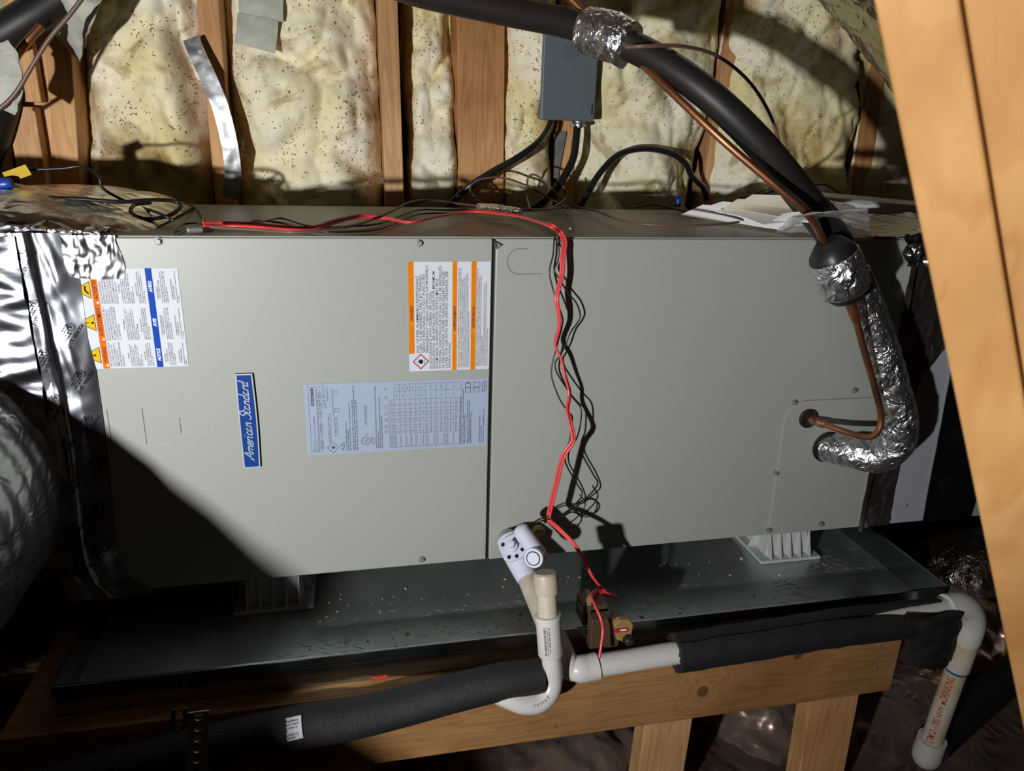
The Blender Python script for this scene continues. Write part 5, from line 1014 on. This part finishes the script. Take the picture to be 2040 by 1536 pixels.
MB().tube([v1, v2+V((0, 0, .0))], .0140, seg=24, sub=4).build('stack_pipe', mat('cream_pvc', (.54, .49, .40), rough=.4), vl, smooth=True)
cd = (v3-v2).normalized()
cp = MB().lathe(v2-cd*.006, cd, [(0, .0165), (.001, .0185), (.005, .0185), (.006, .0172), ((v3-v2).length+.004, .0172), ((v3-v2).length+.006, .016)], 28).build('coupling', 'pvc', vl, smooth=True)
m = MB(); n0 = (CP-v2); n0 = (n0-cd*n0.dot(cd)).normalized(); b0_ = cd.cross(n0); rg = random.Random(2); s_ = 0
def gcp(x, y): a = (y)/.0172+.12; return v2 + cd*(.006+x) + (n0*math.cos(a)+b0_*math.sin(a))*.01735
while s_ < .040:
    wd = rg.choice((.0004, .0007, .0011)); m.add([gcp(x, y) for x, y in ((s_, 0), (s_+wd, 0), (s_+wd, .0055), (s_, .0055))], [(0, 1, 2, 3)]); s_ += wd+rg.choice((.0005, .0008))
ticks(m, lambda x, y: gcp(x, y-.003), .036, .0018, 4)
m.build('barcode', 'ink', cp)
BN = [v3-cd*.004, at(1100, 1330, Y=-.245), at(1101, 1354, Y=-.246), at(1094, 1378, Y=-.250), at(1072, 1396, Y=-.252), at(1042, 1398, Y=-.252), at(1012, 1388, Y=-.248), at(985, 1378, Y=-.240)]
bd = MB().tube(BN, [.0135, .0135, .0138, .0150, .0165, .0165, .0155, .0145], seg=24, sub=8).build('bend', 'pvc', vl, smooth=True)
m = MB(); SB = [V(p) for p in crs(BN, 8)]
ARC = [0.0]
for i in range(1, len(SB)): ARC.append(ARC[-1]+(SB[i]-SB[i-1]).length)
m = MB(); tx = 'nevtaT'
for j, ch in enumerate(tx):
    sj = .092 - j*.0052; kk = min(len(SB)-2, max(1, int(np.searchsorted(ARC, sj)))); c0 = SB[kk] + (SB[kk]-SB[kk-1]).normalized()*(sj-ARC[kk]); T_ = (SB[kk-1]-SB[kk+1]).normalized(); n_ = (CP-c0); n_ = (n_-T_*n_.dot(T_)).normalized(); s2 = n_.cross(T_); rr_ = .0166
    text(m, ch, lambda x, y: c0 + T_*x + (n_*math.cos((y-.006)/rr_) + s2*math.sin((y-.006)/rr_))*(rr_+.0004), .0042, cuts=2)
m.build('printed_text', 'inkgrey', bd)
# foam sleeves
fl0 = [at(1080, 1346, Y=-.238), at(1000, 1358, Y=-.238), at(900, 1382, Y=-.234), at(800, 1409, Y=-.230), at(700, 1432, Y=-.232), at(600, 1448, Y=-.238), at(450, 1482, Y=-.245), at(300, 1520, Y=-.25), at(120, 1570, Y=-.26), at(-300, 1690, Y=-.30)]
sl = thing('foam_sleeve', 'black foam pipe sleeve sloping down to the dark left side', 'pipe insulation', fl0[2])
MB().tube(fl0, [.0235, .025, .0255, .026, .027, .028, .0285, .029, .029, .029], seg=28, sub=8).build('foam_tube', 'foam', sl, smooth=True, angle=60)
c0 = at(592, 1455, Y=-.24); T_ = (at(560, 1463, Y=-.24)-at(620, 1449, Y=-.24)).normalized(); T_ = -T_; n_ = (CP-c0); n_ = (n_-T_*n_.dot(T_)).normalized(); s2 = n_.cross(T_)
cc = (V(crs([V(p) for p in fl0], 8)[30])); FS = [V(p) for p in crs(fl0, 8)]; cc = min(FS, key=lambda p: abs(p.x-c0.x))
gst = lambda x, y, r_=.0286: cc + T_*x + (n_*math.cos(y/.028) + s2*math.sin(y/.028))*r_
stk = MB().grid(10, 8, lambda u, v: gst(-.016+.032*u, -.014+.028*v)).build('sticker', 'label', sl, smooth=True)
stk['label'] = 'small white barcode sticker'
m = MB(); text(m, 'Pipe Insulation', lambda x, y: gst(x-.012, y+.008, .0289), .0028, .024, .01); text(m, 'Isolant pour tuyaux', lambda x, y: gst(x-.013, y+.0042, .0289), .0024, .026, .01)
s_ = -.011; rg = random.Random(9)
while s_ < .011: wd = rg.choice((.0004, .0008)); m.add([gst(x, y, .0289) for x, y in ((s_, -.008), (s_+wd, -.008), (s_+wd, .002), (s_, .002))], [(0, 1, 2, 3)]); s_ += wd+rg.choice((.0006, .0009))
ticks(m, lambda x, y: gst(x-.009, y-.0115, .0289), .018, .002, 8); m.build('printed_text', 'ink', stk)
fr0 = [at(1345, 1301, Y=-.222), at(1480, 1280, Y=-.222), at(1640, 1255, Y=-.222), at(1780, 1237, Y=-.224), at(1870, 1228, Y=-.226)]
sr = thing('foam_sleeve', 'black foam sleeve split open along the right drain line', 'pipe insulation', fr0[2])
def half(u, v, r_=.0285):
    S = [V(p) for p in FR]; k = min(len(S)-2, int(u*(len(S)-1))); f_ = u*(len(S)-1)-k; c = S[k].lerp(S[k+1], f_); T0 = (S[k+1]-S[k]).normalized()
    up = V((0, -.25, 1)); up = (up-T0*up.dot(T0)).normalized(); sd_ = T0.cross(up)
    g = min(1, max(0, (u-.5)/.3)); g = 5 + 42*g*g*(3-2*g); a = math.radians(7 + g/2 + (360-g)*v + 5*noise.noise(V((u*9, 1, 0))))
    rj = r_ + .0012*noise.noise(c*40+V((v*4, 0, 0)))
    e = .006*noise.noise(V((v*14, 3, 0))) if u < .02 or u > .98 else 0
    return c + T0*e + (up*math.cos(a) + sd_*math.sin(a))*rj
FR = crs(fr0, 10)
mbf = MB(); NU, NV = 60, 26
outer = [[half(i/NU, j/NV) for j in range(NV+1)] for i in range(NU+1)]; inner = [[half(i/NU, j/NV, .0172) for j in range(NV+1)] for i in range(NU+1)]
W_ = NV+1; vs = [p for r_ in outer for p in r_] + [p for r_ in inner for p in r_]; n1 = (NU+1)*W_; fs_ = []
for i in range(NU):
    for j in range(NV):
        a = i*W_+j; fs_ += [(a, a+1, a+W_+1, a+W_), (n1+a, n1+a+W_, n1+a+W_+1, n1+a+1)]
    a = i*W_; fs_ += [(a, a+W_, n1+a+W_, n1+a), (a+NV, n1+a+NV, n1+a+W_+NV, a+W_+NV)]
for j in range(NV): fs_ += [(j, n1+j, n1+j+1, j+1), (NU*W_+j, NU*W_+j+1, n1+NU*W_+j+1, n1+NU*W_+j)]
mbf.add(vs, fs_).build('foam_tube', 'foam', sr, smooth=True, angle=50)
def tornf(u, v):
    p = V(at(1812, 1232, Y=-.250)).lerp(at(1918, 1222, Y=-.250), u).lerp(V(at(1815, 1325, Y=-.240)).lerp(at(1888, 1328, Y=-.240), u), v)
    return p + V((0, -.010*math.cos((u-.5)*3)+.004*noise.noise(p*40), .008*noise.noise(V((u*9, 4, 0)))*v))
MB().grid(24, 24, tornf, (0, .012, 0)).build('torn_flap', 'foam', sr, smooth=True, angle=60)
# perforated hanger straps at the dark left end
def perf(px_, y0, y1, Yv, label, wd=.024):
    a = at(px_, y0, Y=Yv); b = at(px_-4, y1, Y=Yv); d = (b-a); n = 6; mb = MB(); dn_ = d.normalized(); sx = V((1, 0, 0)); L_ = d.length/n
    for k in range(n):   # each link a square ring of 12 quads around a hole
        c = a + d*((k+.5)/n); vs = []
        ring = [(-.5, -.5), (0, -.5), (.5, -.5), (.5, 0), (.5, .5), (0, .5), (-.5, .5), (-.5, 0)]
        for q in ring: vs.append(c + sx*q[0]*wd + dn_*q[1]*L_)
        for q in ring: l_ = math.hypot(*q); vs.append(c + sx*q[0]/l_*.0052 + dn_*q[1]/l_*.0052)
        o_ = len(vs); vs += [p+V((0, .0012, 0)) for p in vs]
        fs2 = [(i, (i+1) % 8, 8+(i+1) % 8, 8+i) for i in range(8)]; fs2 += [tuple(x+o_ for x in reversed(f_)) for f_ in fs2] + [(8+i, 8+(i+1) % 8, o_+8+(i+1) % 8, o_+8+i) for i in range(8)] + [(i, o_+i, o_+(i+1) % 8, (i+1) % 8) for i in range(8)]
        mb.add(vs, fs2)
    tag(mb.build('perforated_strap', 'galv'), label, 'metal strap', 'hanger straps for the left foam sleeve')
perf(396, 1418, 1545, -.282, 'perforated metal hanger strap around the left foam sleeve'); perf(358, 1412, 1475, -.21, 'second strap stub beside the perforated hanger strap', .02)

# pan float switch
ps = thing('pan_switch', 'tan and brown overflow switch clipped to the pan rim', 'float switch', at(1205, 1265, Y=-.19))
c0 = at(1203, 1255, Y=-.185); 
bb = at(1175, 1228, Y=-.186); be = at(1255, 1275, Y=-.186)
MB().box(bb.x, bb.x+.045, -.196, -.176, be.z-.002, bb.z).build('clip_body', 'brownplastic', ps, bevel=.002)
fcx, fcz = at(1238, 1248, Y=-.196).x, at(1238, 1248, Y=-.196).z
poly = [V((fcx-.016, -.197, fcz+.012)), V((fcx-.008, -.197, fcz+.020)), V((fcx+.008, -.197, fcz+.018)), V((fcx+.014, -.197, fcz+.008)), V((fcx+.012, -.197, fcz-.012)), V((fcx+.002, -.197, fcz-.020)), V((fcx-.010, -.197, fcz-.014))]
MB().prism(poly, (0, -.010, 0)).build('switch_face', 'tan', ps, bevel=.0015)
MB().lathe((fcx+.006, -.207, fcz-.013), (0.1, -1, -.1), [(0, .008), (.008, .0075), (.010, .005)], 10).build('knob', 'black', ps)
MB().box(fcx-.016, fcx+.006, -.2078, -.2071, fcz-.001, fcz+.006).build('maker_plate', 'inkcrimson', ps)
m = MB(); rect(m, fcx-.006, fcx+.003, fcz+.0015, fcz+.0042, -.2080); m.build('maker_print', 'inkwhite', ps)
u0 = at(1183, 1200, Y=-.15); MB().box(u0.x-.022, u0.x+.018, -.168, -.130, u0.z-.028, u0.z+.006).build('float_housing', 'brownplastic', ps, bevel=.003)
u1 = at(1172, 1205, Y=-.165); MB().hexa([u1+V((-.010, 0, -.014)), u1+V((.004, 0, -.014)), u1+V((.004, .02, -.014)), u1+V((-.010, .02, -.014)), u1+V((-.002, 0, .014)), u1+V((.006, 0, .014)), u1+V((.006, .02, .014)), u1+V((-.002, .02, .014))]).build('lever', 'tan', ps, bevel=.001)
sc_ = at(755, 1350, Z=.5325); tag(MB().tube([sc_+V((-.010, 0, .002)), sc_, sc_+V((.012, 0, .001))], [.0022, .003, .0026], seg=8, sub=3).build('wire_scrap', 'red_tape', smooth=True), 'small red wire scrap lying on the deck board', 'scrap')

# ================================================================ LOW DUCTS, FLOOR BLANKET
def foiltube(P, r, label, m='foil_floor', wob=.012, ws=22):
    tag(MB().tube(P, r, seg=48, sub=24, wob=wob, ws=ws).build('insulated_duct', m, smooth=True, angle=None), label, 'duct', 'foil ducts below the platform')
foiltube([at(560, 1600, Y=-.02), at(820, 1570, Y=-.02), at(1060, 1542, Y=-.015), at(1200, 1528, Y=-.005), at(1330, 1515, Y=.04)], .088, 'foil duct running under the middle of the platform beam')
foiltube([at(1440, 1690, Y=-.02), at(1470, 1560, Y=-.005), at(1500, 1450, Y=.04), at(1530, 1360, Y=.12)], .108, 'creased foil duct rising between the two platform posts', ws=30)
foiltube([at(1850, 1150, Y=.24), at(1915, 1125, Y=.15), at(2010, 1120, Y=.09), at(2300, 1150, Y=.0)], .075, 'bright foil duct behind the rafter right of the plenum', 'foil_line', .010)
foiltube([at(1760, 1330, Y=.34), at(1850, 1270, Y=.22), at(1990, 1260, Y=.10), at(2200, 1280, Y=.0)], .105, 'dark foil duct beyond the right end of the pan', 'foil_floor', .014, 30)
def blanket(u, v):
    x = -1.0 + 3.2*u; y = -1.5 + 2.18*v; q = V((x, y, 0)); z = .16 + .05*noise.noise(q*2.2) + .02*noise.noise(q*7) + .008*noise.noise(V((x*8, y*26, 0))) + .004*noise.noise(q*40)
    return V((x, y, z*.9))
tag(MB().grid(150, 110, blanket).build('foil_blanket', 'foil_floor', smooth=True, angle=None), 'wrinkled dark foil insulation blanket covering the attic floor', 'insulation')

# ================================================================ NEAR RAFTER BOARDS
A = at(1740, 0, Y=-.665); B = at(1920, 875, Y=-.665); dv = (B-A).normalized()
dep = V((A.x-CP.x+.09, A.y-CP.y, 0)).normalized(); wdr = V((dep.y, -dep.x, 0))
wdr = (wdr - dv*wdr.dot(dv)).normalized(); dep = dv.cross(wdr).normalized(); dep = dep if dep.y > 0 else -dep
def rafter(off, wd, label, back=0.0):
    h0 = A - dv*.9 + wdr*off + dep*back; h1 = A + dv*1.42 + wdr*off + dep*back
    tag(MB().hexa([h1, h1+wdr*wd, h1+wdr*wd+dep*.089, h1+dep*.089, h0, h0+wdr*wd, h0+wdr*wd+dep*.089, h0+dep*.089]).build('roof_truss_board', 'truss', bevel=.002), label, 'rafter', 'near roof truss boards')
rafter(0, .0365, 'blurred pine truss board close to the camera, left one of the pair'); rafter(.0378, .055, 'blurred pine truss board close to the camera at the right edge', .002)
